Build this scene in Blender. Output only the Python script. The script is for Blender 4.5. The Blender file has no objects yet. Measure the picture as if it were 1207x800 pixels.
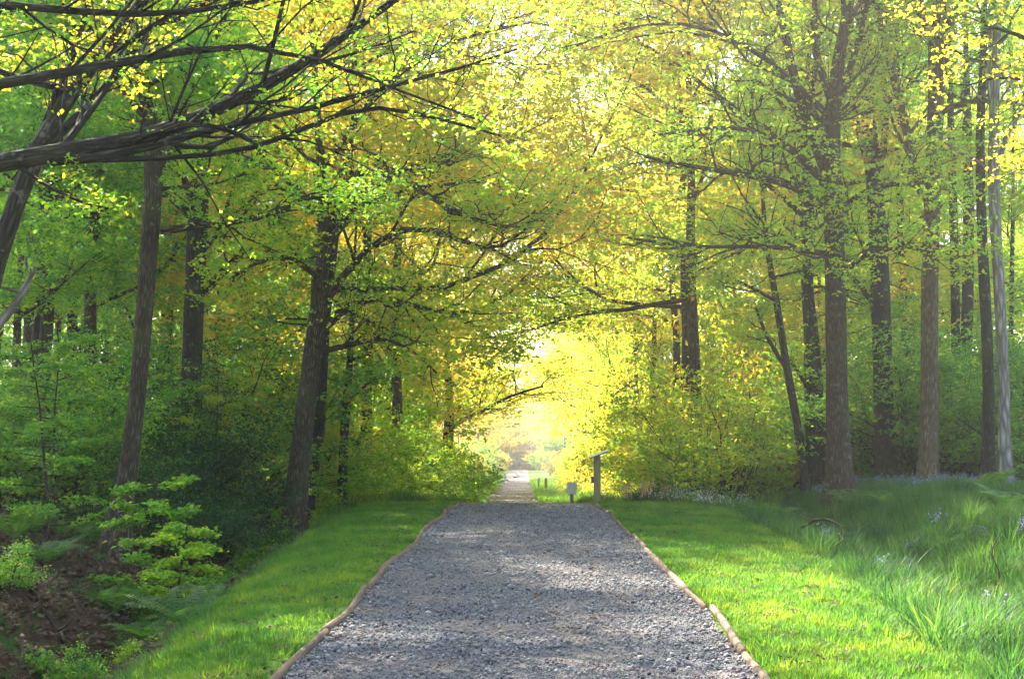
import bpy, math, random
import numpy as np
from mathutils import Vector, Matrix, Euler

# ------------------------------------------------------------------ camera, world, sun, exposure
SC = bpy.context.scene
COL = SC.collection
R = math.radians
F_PX, VPX, VPY, CAMZ = 1700.0, 620.0, 537.0, 1.52
PITCH = math.atan((VPY - 400) / F_PX)
YAW = math.atan((VPX - 603.5) / F_PX)
cam_d = bpy.data.cameras.new('camera')
cam_d.sensor_width = 36.0
cam_d.lens = F_PX / 1207 * 36
cam_d.clip_start = 0.1
cam_d.clip_end = 3000
cam = bpy.data.objects.new('camera', cam_d)
COL.objects.link(cam)
cam.location = (0, 0, CAMZ)
cam.rotation_euler = (math.pi / 2 + PITCH, 0, YAW)
SC.camera = cam

SUN_EL, SUN_AZ = R(46), R(-27)        # azimuth measured from +Y, positive to the right
world = bpy.data.worlds.new('World')
SC.world = world
world.use_nodes = True
wn = world.node_tree
wn.nodes.clear()
sky = wn.nodes.new('ShaderNodeTexSky')
sky.sky_type = 'NISHITA'
sky.sun_disc = False
sky.sun_elevation = SUN_EL
sky.sun_rotation = SUN_AZ
sky.dust_density = 2.0
sky.air_density = 1.0
sky.ozone_density = 1.0
bg = wn.nodes.new('ShaderNodeBackground')
bg.inputs['Strength'].default_value = 0.12
wo = wn.nodes.new('ShaderNodeOutputWorld')
wn.links.new(sky.outputs[0], bg.inputs[0])
wn.links.new(bg.outputs[0], wo.inputs[0])
sun_d = bpy.data.lights.new('sun', 'SUN')
sun_d.energy = 5.0
sun_d.angle = R(0.55)
sun_d.color = (1.0, 0.92, 0.78)
sun = bpy.data.objects.new('sun', sun_d)
COL.objects.link(sun)
sdir = Vector((math.sin(SUN_AZ) * math.cos(SUN_EL), math.cos(SUN_AZ) * math.cos(SUN_EL), math.sin(SUN_EL)))
sun.rotation_euler = sdir.to_track_quat('Z', 'Y').to_euler()
sun.location = (0, 60, 60)
SC.view_settings.view_transform = 'Standard'
SC.view_settings.look = 'None'
SC.view_settings.gamma = 1.0
SC.view_settings.use_curve_mapping = False
SC.view_settings.exposure = 2.75
SC.render.engine = 'CYCLES'
cy = SC.cycles
cy.max_bounces = 7
cy.diffuse_bounces = 4
cy.glossy_bounces = 2
cy.transmission_bounces = 5
cy.transparent_max_bounces = 4
cy.volume_bounces = 0
cy.use_denoising = True
cy.sample_clamp_indirect = 6.0
cy.sample_clamp_direct = 30.0
cy.caustics_reflective = False
cy.caustics_refractive = False

# ------------------------------------------------------------------ helpers
_R = Euler((math.pi / 2 + PITCH, 0, YAW)).to_matrix()


def W(px, py, d):
    """point at the distance d (along +Y) seen at the photograph's pixel px, py"""
    v = _R @ Vector(((px - 603.5) / F_PX, -(py - 400) / F_PX, -1.0))
    return np.array([v.x / v.y * d, d, CAMZ + v.z / v.y * d])


def smooth(a, b, x):
    t = np.clip((np.asarray(x, float) - a) / (b - a), 0, 1)
    return t * t * (3 - 2 * t)


PY = np.array([-60, 4, 9.8, 14.4, 19.5, 29, 33, 36, 40, 45, 52, 62, 75, 98, 200, 500, 1500], float)
PZ = np.array([-.1, -.06, 0, .13, .22, .355, .365, .335, .2, -.05, -.5, -1.0, -1.4, -1.55, -1.5, -1.5, -1.5], float)


def prof(y):
    y = np.asarray(y, float)
    return (np.interp(y - 1.2, PY, PZ) + np.interp(y, PY, PZ) * 2 + np.interp(y + 1.2, PY, PZ)) / 4


def centre(y):
    return np.interp(y, [0, 38, 60, 98, 200, 470, 900], [0, 0, -.35, -1.0, -1.25, -1.4, -1.4])


def wave(x, y, s, ph=0.0):
    return (np.sin(x * s + 1.3 + ph) * np.cos(y * s * .83 - .7 + ph * 2) + .6 * np.sin(x * s * 2.3 - y * s * 1.7 + ph)
            + .35 * np.sin(x * s * 4.1 + y * s * 3.7 + 2 * ph)) / 1.95


def eL(y):
    return np.interp(y, [0, 9.8, 17, 27, 38, 100, 900], [2.5, 2.7, 3.2, 3.8, 4.3, 5.0, 5.0])


def eR(y):
    return np.interp(y, [0, 9.8, 17.8, 35, 100, 900], [2.9, 3.15, 4.0, 4.8, 5.6, 5.6])


HALF = 1.65


def H(x, y):
    x = np.asarray(x, float)
    y = np.asarray(y, float)
    z = prof(y)
    xc = x - centre(y)
    e = -xc
    l = eL(y)
    nearL = 1 - .62 * smooth(34, 60, y)
    dz = -.05 * smooth(HALF, l, e)
    dz = dz - nearL * 1.15 * np.exp(-((e - (l + 1.7)) / 1.15) ** 2) * smooth(HALF, l, e)
    dz = dz - .24 * smooth(l, l + 3, e) + .5 * smooth(12, 30, e)
    r = eR(y)
    dz = dz - .05 * smooth(HALF, r, xc)
    dz = dz - .46 * np.exp(-((xc - (r + 1.3)) / 1.1) ** 2) * smooth(HALF + .5, r + .4, xc) * (1 - .4 * smooth(40, 70, y))
    dz = dz + .42 * smooth(r + 1.4, r + 5.0, xc) * (1 - .5 * smooth(45, 80, y))
    off = smooth(HALF + .1, HALF + 3, np.abs(xc))
    dz = dz + off * (.05 * wave(x, y, .9) + .022 * wave(x, y, 3.1, 1.0))
    dz = dz + .10 * wave(x, y, 1.6, 2.) * smooth(l + 1.0, l + 3, e)
    dz = dz - .012 * (1 - smooth(HALF - .3, HALF, np.abs(xc)))
    return z + dz


def where(x, y, kind='tree'):
    """where in the wood something stands, told by the trees one can find"""
    px = VPX + x / y * F_PX
    marks = [(-400, 'off the left edge of the view'), (20, 'behind the slim pair at the left edge'), (90, 'between slim pair and leaning brown trunk'), (165, 'behind the leaning brown trunk'),
             (225, 'behind the thick ivy-shaded trunk'), (290, 'between ivy-shaded trunk and stout oak'), (360, 'behind the stout oak'), (425, 'right of the slim ivy-clad stem'),
             (500, 'left of the dark far oak'), (600, 'above the far path'), (720, 'behind the lectern sign'), (800, 'between lectern sign and hazel thicket'), (870, 'behind the hazel thicket'), (940, 'behind the thin leaning trunk'),
             (990, 'behind the furrowed oak'), (1043, 'behind the dark thick trunk'), (1095, 'behind the warm brown trunk'), (1135, 'right of the warm brown trunk'),
             (1180, 'behind the pale grey trunk'), (1260, 'past the right edge of the view'), (1500, 'well past the right edge of the view')]
    m = min(marks, key=lambda q: abs(q[0] - px))[1]
    dep = 'very near' if y < 38 else 'close' if y < 48 else 'a little way' if y < 62 else 'some way' if y < 78 else 'far' if y < 98 else 'farthest'
    return f'{dep} {m}'


def hz(x, y):
    return float(H(x, y))


def tag(o, label=None, cat=None, group=None, kind=None):
    if label: o['label'] = label
    if cat: o['category'] = cat
    if group: o['group'] = group
    if kind: o['kind'] = kind
    return o


def empty(name, loc, rz=0.0):
    o = bpy.data.objects.new(name, None)
    COL.objects.link(o)
    o.empty_display_size = .2
    o.location = loc
    o.rotation_euler = (0, 0, rz)
    return o


def link(name, me, parent=None, mats=()):
    o = bpy.data.objects.new(name, me)
    COL.objects.link(o)
    if parent is not None: o.parent = parent
    return o


GRAIN = None


def mesh(name, V, F, mats=(), attrs=None, smooth_=False, mi=None):
    """V (n,3); F list of arrays, each (m,3) or (m,4)"""
    me = bpy.data.meshes.new(name)
    V = np.ascontiguousarray(V, dtype=np.float32)
    if isinstance(F, np.ndarray): F = [F]
    F = [f for f in F if len(f)]
    me.vertices.add(len(V))
    me.vertices.foreach_set('co', V.ravel())
    tot = np.concatenate([np.full(len(f), f.shape[1], np.int32) for f in F])
    idx = np.concatenate([np.asarray(f, np.int32).ravel() for f in F])
    me.loops.add(len(idx))
    me.loops.foreach_set('vertex_index', idx)
    me.polygons.add(len(tot))
    st = np.zeros(len(tot), np.int32)
    st[1:] = np.cumsum(tot)[:-1]
    me.polygons.foreach_set('loop_start', st)
    if smooth_: me.polygons.foreach_set('use_smooth', np.ones(len(tot), bool))
    for m in mats: me.materials.append(m)
    if mi is not None: me.polygons.foreach_set('material_index', np.asarray(mi, np.int32))
    me.update(calc_edges=True)
    if GRAIN is not None and len(GRAIN) == len(V):
        attrs = dict(attrs or {}, grain=('POINT', GRAIN))
    for k, (dom, a) in (attrs or {}).items():
        a = np.asarray(a, np.float32)
        if a.ndim == 1:
            me.attributes.new(k, 'FLOAT', dom).data.foreach_set('value', a)
        else:
            me.attributes.new(k, 'FLOAT_VECTOR', dom).data.foreach_set('vector', a.ravel())
    return me


# ------------------------------------------------------------------ materials
def newmat(name):
    m = bpy.data.materials.new(name)
    m.use_nodes = True
    nt = m.node_tree
    nt.nodes.clear()
    out = nt.nodes.new('ShaderNodeOutputMaterial')
    return m, nt, out


def nd(nt, typ, **kw):
    n = nt.nodes.new(typ)
    for k, v in kw.items():
        if k in n.inputs: n.inputs[k].default_value = v
        else: setattr(n, k, v)
    return n


def ramp(nt, fac, stops):
    r = nt.nodes.new('ShaderNodeValToRGB')
    el = r.color_ramp.elements
    while len(el) < len(stops): el.new(.5)
    for e, (p, c) in zip(el, stops):
        e.position = p
        e.color = (*c, 1)
    nt.links.new(fac, r.inputs[0])
    return r.outputs[0]


def math_(nt, op, a, b=None, clamp=False):
    n = nt.nodes.new('ShaderNodeMath')
    n.operation = op
    n.use_clamp = clamp
    for i, v in enumerate((a, b)):
        if v is None: continue
        if hasattr(v, 'default_value') or hasattr(v, 'is_linked'): nt.links.new(v, n.inputs[i])
        else: n.inputs[i].default_value = v
    return n.outputs[0]


def mixc(nt, fac, a, b, typ='MIX'):
    n = nt.nodes.new('ShaderNodeMix')
    n.data_type = 'RGBA'
    n.blend_type = typ
    for s, v in ((n.inputs[0], fac), (n.inputs[6], a), (n.inputs[7], b)):
        if hasattr(v, 'is_linked'): nt.links.new(v, s)
        elif isinstance(v, tuple): s.default_value = (*v, 1)
        else: s.default_value = v
    return n.outputs[2]


def noise(nt, vec, scale, detail=4, rough=.6, dist=0.0):
    n = nd(nt, 'ShaderNodeTexNoise', Scale=scale, Detail=detail, Roughness=rough, Distortion=dist)
    if vec is not None: nt.links.new(vec, n.inputs['Vector'])
    return n.outputs['Fac']


def mapping(nt, src, scale):
    mp = nt.nodes.new('ShaderNodeMapping')
    mp.inputs['Scale'].default_value = scale
    nt.links.new(src, mp.inputs['Vector'])
    return mp.outputs[0]


def leafmat(name, stops, tcol, tr=.55, rough=.5, spec=.35):
    """thin leaf: diffuse front, translucent light through it. stops over 'var'; tcol multiplies the transmitted colour"""
    m, nt, out = newmat(name)
    at = nd(nt, 'ShaderNodeAttribute', attribute_name='var')
    oi = nt.nodes.new('ShaderNodeObjectInfo')
    v = math_(nt, 'ADD', at.outputs['Fac'], math_(nt, 'MULTIPLY', math_(nt, 'SUBTRACT', oi.outputs['Random'], .5), .3), True)
    c = ramp(nt, v, stops)
    p = nd(nt, 'ShaderNodeBsdfPrincipled')
    p.inputs['Roughness'].default_value = rough
    p.inputs['Specular IOR Level'].default_value = spec
    nt.links.new(c, p.inputs['Base Color'])
    t = nt.nodes.new('ShaderNodeBsdfTranslucent')
    nt.links.new(mixc(nt, 1.0, c, tcol, 'MULTIPLY'), t.inputs['Color'])
    mx = nt.nodes.new('ShaderNodeMixShader')
    mx.inputs[0].default_value = tr
    nt.links.new(p.outputs[0], mx.inputs[1])
    nt.links.new(t.outputs[0], mx.inputs[2])
    nt.links.new(mx.outputs[0], out.inputs[0])
    return m


T = (2.6, 2.3, 1.2)
M = {}
M['green'] = leafmat('leaf_green', [(0, (.045, .15, .03)), (.45, (.085, .21, .03)), (.8, (.19, .30, .03)), (1, (.34, .36, .03))], (2.5, 2.4, 1.3), .6)
M['fresh'] = leafmat('leaf_fresh_green', [(0, (.07, .19, .026)), (.4, (.14, .28, .028)), (.75, (.27, .36, .03)), (1, (.40, .34, .03))], (2.4, 2.3, 1.1), .6)
M['yellow'] = leafmat('leaf_yellow_green', [(0, (.13, .26, .025)), (.35, (.25, .36, .028)), (.75, (.44, .38, .03)), (1, (.52, .29, .035))], (1.95, 2.0, 1.1), .6)
M['gold'] = leafmat('leaf_gold', [(0, (.26, .30, .022)), (.35, (.42, .37, .03)), (.7, (.52, .36, .04)), (1, (.54, .25, .04))], (1.8, 1.8, 1.3), .6)
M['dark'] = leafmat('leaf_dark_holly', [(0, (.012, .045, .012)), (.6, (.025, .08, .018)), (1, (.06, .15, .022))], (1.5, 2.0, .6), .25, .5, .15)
M['fern'] = leafmat('fern_green', [(0, (.035, .10, .02)), (.6, (.06, .15, .025)), (1, (.13, .2, .03))], (2.2, 2.1, 1.1), .5)


def grassmat(name, lo, mid, hi, dry, tr=.5):
    m, nt, out = newmat(name)
    oi = nt.nodes.new('ShaderNodeObjectInfo')
    geo = nt.nodes.new('ShaderNodeNewGeometry')
    at = nd(nt, 'ShaderNodeAttribute', attribute_name='var')
    n1 = noise(nt, geo.outputs['Position'], 1.1, 3)
    v = math_(nt, 'ADD', math_(nt, 'MULTIPLY', n1, 1.15), math_(nt, 'MULTIPLY', oi.outputs['Random'], .35))  # strong broad noise: brownish patches, plus sun dapples painted into the blade colour
    v = math_(nt, 'ADD', v, math_(nt, 'MULTIPLY', at.outputs['Fac'], .3))
    c = ramp(nt, math_(nt, 'SUBTRACT', v, .47, True), [(0.05, lo), (.4, mid), (.72, hi), (1, dry)])
    p = nd(nt, 'ShaderNodeBsdfPrincipled')
    p.inputs['Roughness'].default_value = .5
    p.inputs['Specular IOR Level'].default_value = .12
    nt.links.new(c, p.inputs['Base Color'])
    t = nt.nodes.new('ShaderNodeBsdfTranslucent')
    nt.links.new(mixc(nt, 1.0, c, (2.2, 2.1, .9), 'MULTIPLY'), t.inputs['Color'])
    mx = nt.nodes.new('ShaderNodeMixShader')
    mx.inputs[0].default_value = tr
    nt.links.new(p.outputs[0], mx.inputs[1])
    nt.links.new(t.outputs[0], mx.inputs[2])
    nt.links.new(mx.outputs[0], out.inputs[0])
    return m


M['grass'] = grassmat('grass_blades', (.025, .085, .022), (.055, .14, .026), (.15, .22, .028), (.30, .25, .08))
M['tall'] = grassmat('tall_grass_blades', (.012, .05, .024), (.028, .09, .03), (.075, .15, .035), (.22, .23, .09))


def barkmat(name, lo, hi, moss=(.06, .09, .02), mossamt=.35, scale=15, bump=.6):
    m, nt, out = newmat(name)
    tc = nd(nt, 'ShaderNodeAttribute', attribute_name='grain')      # across, across, along the stem
    fis = mapping(nt, tc.outputs['Vector'], (scale, scale, scale * .16))
    n1 = noise(nt, fis, 2.0, 6, .65, .4)
    vor = nd(nt, 'ShaderNodeTexVoronoi', Scale=1.6, feature='DISTANCE_TO_EDGE')
    nt.links.new(fis, vor.inputs['Vector'])
    ridg = math_(nt, 'MULTIPLY', vor.outputs['Distance'], 2.2, True)
    h = math_(nt, 'ADD', math_(nt, 'MULTIPLY', ridg, .6), math_(nt, 'MULTIPLY', n1, .5))
    c = ramp(nt, h, [(.15, tuple(a * .35 for a in lo)), (.45, lo), (.8, hi)])
    big = noise(nt, tc.outputs['Vector'], .9, 3)
    mo = math_(nt, 'MULTIPLY', ramp(nt, big, [(.48, (0, 0, 0)), (.66, (1, 1, 1))]), mossamt)
    c = mixc(nt, mo, c, moss)
    spots = noise(nt, tc.outputs['Vector'], 7.0, 2)
    li = math_(nt, 'MULTIPLY', ramp(nt, spots, [(.62, (0, 0, 0)), (.70, (1, 1, 1))]), .35)
    c = mixc(nt, li, c, (.26, .27, .22))
    p = nd(nt, 'ShaderNodeBsdfPrincipled')
    p.inputs['Roughness'].default_value = .9
    p.inputs['Specular IOR Level'].default_value = .2
    nt.links.new(c, p.inputs['Base Color'])
    b = nd(nt, 'ShaderNodeBump', Strength=bump, Distance=.08)
    nt.links.new(h, b.inputs['Height'])
    nt.links.new(b.outputs[0], p.inputs['Normal'])
    nt.links.new(p.outputs[0], out.inputs[0])
    return m


M['bark'] = barkmat('bark_brown', (.055, .038, .023), (.165, .118, .075), bump=1.0)
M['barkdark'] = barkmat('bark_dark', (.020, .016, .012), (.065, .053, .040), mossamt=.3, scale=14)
M['barkgrey'] = barkmat('bark_pale_grey', (.17, .15, .13), (.34, .32, .29), mossamt=.15, scale=7, bump=.35)
M['barkred'] = barkmat('bark_warm_brown', (.11, .075, .045), (.22, .155, .10), mossamt=.2, scale=12, bump=.3)


def plainmat(name, lo, hi, scale=8, rough=.85, stretch=(1, 1, 1), bump=.3):
    m, nt, out = newmat(name)
    tc = nt.nodes.new('ShaderNodeTexCoord')
    v = mapping(nt, tc.outputs['Object'], stretch)
    n1 = noise(nt, v, scale, 5)
    c = ramp(nt, n1, [(.3, lo), (.7, hi)])
    p = nd(nt, 'ShaderNodeBsdfPrincipled')
    p.inputs['Roughness'].default_value = rough
    nt.links.new(c, p.inputs['Base Color'])
    b = nd(nt, 'ShaderNodeBump', Strength=bump, Distance=.01)
    nt.links.new(n1, b.inputs['Height'])
    nt.links.new(b.outputs[0], p.inputs['Normal'])
    nt.links.new(p.outputs[0], out.inputs[0])
    return m


M['log'] = plainmat('log_wood', (.045, .024, .013), (.19, .11, .062), 7, stretch=(6, 1, 6), bump=.8)
M['logend'] = plainmat('log_cut_end', (.16, .09, .05), (.3, .18, .1), 20)
M['post'] = plainmat('post_timber', (.13, .10, .045), (.26, .21, .10), 5, stretch=(6, 6, .7))
M['panel'] = plainmat('board_face', (.62, .55, .55), (.8, .72, .72), 5, rough=.35, bump=0.02)
M['pale'] = plainmat('pale_sign_face', (.5, .52, .5), (.7, .7, .66), 4, rough=.5, bump=.02)
M['black'] = plainmat('black_plastic', (.01, .01, .011), (.03, .03, .03), 4, rough=.4, bump=.02)
M['blue'] = leafmat('bluebell_petal', [(0, (.18, .17, .42)), (1, (.38, .33, .60))], (1.5, 1.5, 1.5), .4)
M['white'] = leafmat('white_petal', [(0, (.6, .6, .5)), (1, (.8, .78, .7))], (1.1, 1.1, 1.0), .4)
M['pink'] = leafmat('pink_petal', [(0, (.55, .25, .22)), (1, (.65, .42, .36))], (1.3, 1.2, 1.1), .4)
M['litter'] = leafmat('dead_leaf', [(0, (.03, .02, .013)), (.5, (.09, .052, .03)), (1, (.20, .125, .07))], (1.2, 1.1, .9), .2, .7, .2)


def stone_mat():
    m, nt, out = newmat('gravel_stone')
    oi = nt.nodes.new('ShaderNodeObjectInfo')
    geo = nt.nodes.new('ShaderNodeNewGeometry')
    n1 = noise(nt, geo.outputs['Position'], 1.3, 4)
    n2 = noise(nt, geo.outputs['Position'], 60, 3)
    c = ramp(nt, oi.outputs['Random'], [(0, (.016, .015, .017)), (.25, (.078, .072, .076)), (.6, (.175, .162, .163)), (.92, (.26, .24, .23)), (1, (.34, .28, .23))])
    c = mixc(nt, ramp(nt, n1, [(.47, (0, 0, 0)), (.62, (.8, .8, .8))]), c, (.24, .18, .145))  # warm patches: sunlit brown spots put into the stone colour
    c = mixc(nt, .5, c, ramp(nt, n2, [(.3, (.4, .4, .4)), (.7, (1, 1, 1))]), 'MULTIPLY')
    p = nd(nt, 'ShaderNodeBsdfPrincipled')
    p.inputs['Roughness'].default_value = .75
    nt.links.new(c, p.inputs['Base Color'])
    nt.links.new(p.outputs[0], out.inputs[0])
    return m


M['stone'] = stone_mat()


def path_mat():
    m, nt, out = newmat('path_grit')
    geo = nt.nodes.new('ShaderNodeNewGeometry')
    P = geo.outputs['Position']
    n1 = noise(nt, P, 1.3, 4)
    n2 = noise(nt, P, 34, 6, .75)
    vor = nd(nt, 'ShaderNodeTexVoronoi', Scale=42)
    nt.links.new(P, vor.inputs['Vector'])
    c = ramp(nt, n2, [(.3, (.045, .045, .055)), (.45, (.09, .088, .098)), (.62, (.155, .148, .158)), (.8, (.23, .215, .215))])
    c = mixc(nt, ramp(nt, n1, [(.45, (0, 0, 0)), (.75, (.7, .7, .7))]), c, (.27, .20, .15))  # broad brown patches painting sunlit spots into the grit
    c = mixc(nt, .35, c, vor.outputs['Color'], 'MULTIPLY')
    p = nd(nt, 'ShaderNodeBsdfPrincipled')
    p.inputs['Roughness'].default_value = .85
    nt.links.new(c, p.inputs['Base Color'])
    b = nd(nt, 'ShaderNodeBump', Strength=.9, Distance=.03)
    nt.links.new(math_(nt, 'ADD', n2, vor.outputs['Distance']), b.inputs['Height'])
    nt.links.new(b.outputs[0], p.inputs['Normal'])
    nt.links.new(p.outputs[0], out.inputs[0])
    return m


def ground_mat():
    m, nt, out = newmat('ground_soil')
    at = nd(nt, 'ShaderNodeAttribute', attribute_name='verge')
    geo = nt.nodes.new('ShaderNodeNewGeometry')
    P = geo.outputs['Position']
    n1 = noise(nt, P, .9, 4)
    n2 = noise(nt, P, 14, 6, .7)
    n3 = noise(nt, P, 2.2, 3)
    wood = ramp(nt, n2, [(.3, (.025, .016, .01)), (.55, (.08, .045, .026)), (.75, (.17, .10, .055))])
    mossy = ramp(nt, n2, [(.3, (.02, .05, .01)), (.7, (.09, .14, .02))])
    wood = mixc(nt, ramp(nt, n1, [(.48, (0, 0, 0)), (.62, (1, 1, 1))]), wood, mossy)
    gr = ramp(nt, n2, [(.3, (.04, .09, .014)), (.7, (.10, .17, .022))])
    gr = mixc(nt, ramp(nt, n3, [(.58, (0, 0, 0)), (.72, (1, 1, 1))]), gr, (.20, .13, .07))
    c = mixc(nt, at.outputs['Fac'], wood, gr)
    p = nd(nt, 'ShaderNodeBsdfPrincipled')
    p.inputs['Roughness'].default_value = .95
    p.inputs['Specular IOR Level'].default_value = .1
    nt.links.new(c, p.inputs['Base Color'])
    b = nd(nt, 'ShaderNodeBump', Strength=.8, Distance=.06)
    nt.links.new(n2, b.inputs['Height'])
    nt.links.new(b.outputs[0], p.inputs['Normal'])
    nt.links.new(p.outputs[0], out.inputs[0])
    return m


# ------------------------------------------------------------------ ground and path
def axis(parts):
    out = []
    for a, b, s in parts:
        out += list(np.arange(a, b - 1e-6, s))
    return np.array(out + [parts[-1][1]])


gx = axis([(-700, -60, 32), (-60, -24, 3), (-24, -11, 1), (-11, 11, .22), (11, 24, 1), (24, 60, 3), (60, 700, 32)])
gy = axis([(-60, -4, 8), (-4, 6, 1), (6, 50, .3), (50, 110, 2), (110, 300, 10), (300, 800, 50)])
X, Y = np.meshgrid(gx, gy)
Z = H(X, Y)
nx, ny = len(gx), len(gy)
ii = (np.arange(ny - 1)[:, None] * nx + np.arange(nx - 1)[None]).ravel()
GF = np.stack([ii, ii + 1, ii + nx + 1, ii + nx], 1)
xc = X - centre(Y)
verge = np.where(xc < 0, 1 - smooth(eL(Y) - .1, eL(Y) + .7, -xc), 1 - .75 * smooth(eR(Y) + 3, eR(Y) + 7, xc))
g = link('ground', mesh('ground', np.stack([X, Y, Z], -1).reshape(-1, 3), GF, [ground_mat()], {'verge': ('POINT', verge.ravel())}, True))
tag(g, kind='structure')

py_ = axis([(-20, 6, 2), (6, 50, .25), (50, 110, 1.5), (110, 420, 8)])


def edge(y, s):
    y = np.asarray(y, float)
    return centre(y) + s * (HALF + .035 * np.sin(y * .9 + s) + .02 * np.sin(y * 2.3 + 2 * s))


PN = 14
rows = []
for k in range(PN + 1):
    t = k / PN
    x = edge(py_, -1) * (1 - t) + edge(py_, 1) * t
    z = np.maximum(H(x, py_) + .006, prof(py_) + .0) + .012 * np.sin(math.pi * t) + .006 * wave(x, py_, 3.5) * (1 - smooth(36, 45, py_)) + .06 * smooth(39, 60, py_)
    z[0 if False else slice(None)] = z
    rows.append(np.stack([x, py_, z], -1))
PV = np.stack(rows, 1)
jj = (np.arange(len(py_) - 1)[:, None] * (PN + 1) + np.arange(PN)[None]).ravel()
path = link('path', mesh('path', PV.reshape(-1, 3), np.stack([jj, jj + 1, jj + PN + 2, jj + PN + 1], 1), [path_mat()], None, True))
tag(path, kind='structure')


# ------------------------------------------------------------------ tubes, leaves
def unit(v):
    return v / (np.linalg.norm(v, axis=-1, keepdims=True) + 1e-9)


def tubes(branches, sides_of=lambda r: 4 if r < .03 else (6 if r < .09 else 12)):
    """branches: list of (pts (n,3), rad (n)) -> V, F"""
    global GRAIN
    groups, Gs = {}, []
    for p, r in branches:
        groups.setdefault((len(p), sides_of(r[0])), []).append((p, r))
    Vs, Fs, off = [], [], 0
    for (n, s), g_ in groups.items():
        P = np.array([a for a, _ in g_])
        Rr = np.array([b for _, b in g_])
        tan = np.gradient(P, axis=1)
        tan = unit(tan)
        ref = np.where(np.abs(tan.mean(1, keepdims=True)[..., 2:3]) > .8, np.array([1., .1, 0.]), np.array([.1, .05, 1.]))
        a = unit(np.cross(tan, ref))
        b = np.cross(tan, a)
        th = np.arange(s) / s * 2 * math.pi
        ring = (P[:, :, None] + Rr[:, :, None, None] * (np.cos(th)[None, None, :, None] * a[:, :, None] + np.sin(th)[None, None, :, None] * b[:, :, None]))
        B = len(g_)
        ln_ = np.concatenate([np.zeros((B, 1)), np.cumsum(np.linalg.norm(np.diff(P, axis=1), axis=2), 1)], 1) + (np.arange(B)[:, None] * 1.37 + off * .001)
        rm = Rr.mean(1)[:, None, None] * np.ones((1, n, s))
        Gs.append(np.stack([np.cos(th) * rm, np.sin(th) * rm, ln_[:, :, None] * np.ones((1, 1, s))], -1).reshape(-1, 3))
        Vs.append(ring.reshape(-1, 3))
        base = (np.arange(B)[:, None, None] * n + np.arange(n - 1)[None, :, None]) * s
        k = np.arange(s)[None, None]
        k2 = (np.arange(s) + 1) % s
        k2 = k2[None, None]
        f = np.stack([base + k, base + k2, base + s + k2, base + s + k], -1).reshape(-1, 4) + off
        Fs.append(f)
        off += B * n * s
    GRAIN = np.concatenate(Gs)
    return np.concatenate(Vs), np.concatenate(Fs)


def leaves(anch, n, rng, spread=.42, flat=.35, size=.11, droop=.0, tilt=.55, clump=.35, sub=5):
    anch = np.asarray(anch)
    A = np.repeat(anch, n, 0)
    N = len(A)
    off = rng.normal(size=(N, 3)) * spread
    if sub > 1:      # leaves sit in small bunches at the twig tips
        kk = np.arange(N) // sub * sub
        off = off[kk] + rng.normal(size=(N, 3)) * size * .75
    off[:, 2] *= flat if sub < 2 else flat * 1.15
    off[:, 2] -= droop * (np.hypot(off[:, 0], off[:, 1]))
    c = A + off
    nrm = unit(np.array([0, 0, 1.]) + rng.normal(size=(N, 3)) * tilt)
    u = unit(np.cross(nrm, rng.normal(size=(N, 3))))
    v = np.cross(nrm, u)
    s = size * rng.uniform(.6, 1.35, (N, 1))
    bend = nrm * s * .18
    V = np.stack([c - u * s * .5, c + v * s * .33 + bend, c + u * s * .55 - bend * .6, c - v * s * .33 + bend], 1).reshape(-1, 3)
    F = np.arange(N * 4).reshape(-1, 4)
    cl = np.repeat(rng.uniform(-clump, clump, len(anch)), n)
    var = np.clip(.42 + cl + rng.normal(size=N) * .13, 0, 1)
    return V, F, var


def grow(pts, rad, level, rng, P, out, anchors):
    """children of a limb given as polyline; P: per-level settings"""
    L = np.linalg.norm(np.diff(pts, axis=0), axis=1).sum()
    maxl = P['max']
    if level > maxl: return
    cnt, t0, ang, lf, lup = P[level]
    k = max(2, int(round(cnt * (.6 + .4 * min(L / P['ref'][level], 1.6)))))
    seg = len(pts) - 1
    for i in range(k):
        t = t0 + (1 - t0) * ((i + rng.uniform(.1, .9)) / k)
        q = t * seg
        a = min(int(q), seg - 1)
        p = pts[a] + (pts[a + 1] - pts[a]) * (q - a)
        r = rad[a] + (rad[a + 1] - rad[a]) * (q - a)
        tg = unit(pts[a + 1] - pts[a])
        side = unit(np.cross(tg, np.array([0, 0, 1.]) + rng.normal(size=3) * P.get('roll', .45)))
        if i % 2: side = -side
        an = ang * rng.uniform(.7, 1.25)
        d = unit(tg * math.cos(an) + side * math.sin(an) + np.array([0, 0, lup * rng.uniform(.3, 1.2)]))
        ln = L * lf * (1.15 - .6 * t) * rng.uniform(.65, 1.25)
        rr = max(min(r * P.get('rf', .62), ln * .02 + .004), .0045)
        nn = 6 if level <= 2 else 4
        bp, br = bend(p, d, ln, rr, nn, rng, P.get('wig', .22), P.get('trop', .06), rr * .28)
        out.append((bp, br, level))
        if level == maxl:
            anchors.append(bp[-1]); anchors.append(bp[-2])
        else:
            anchors.append(bp[-1])
            grow(bp, br, level + 1, rng, P, out, anchors)


def bend(p, d, ln, r, n, rng, wig=.2, trop=.05, rend=.004):
    pts = [np.array(p, float)]
    d = np.array(d, float)
    for i in range(n - 1):
        d = unit(d + rng.normal(size=3) * wig + np.array([0, 0, trop]))
        pts.append(pts[-1] + d * ln / (n - 1))
    return np.array(pts), np.linspace(r, rend, n)


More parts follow.
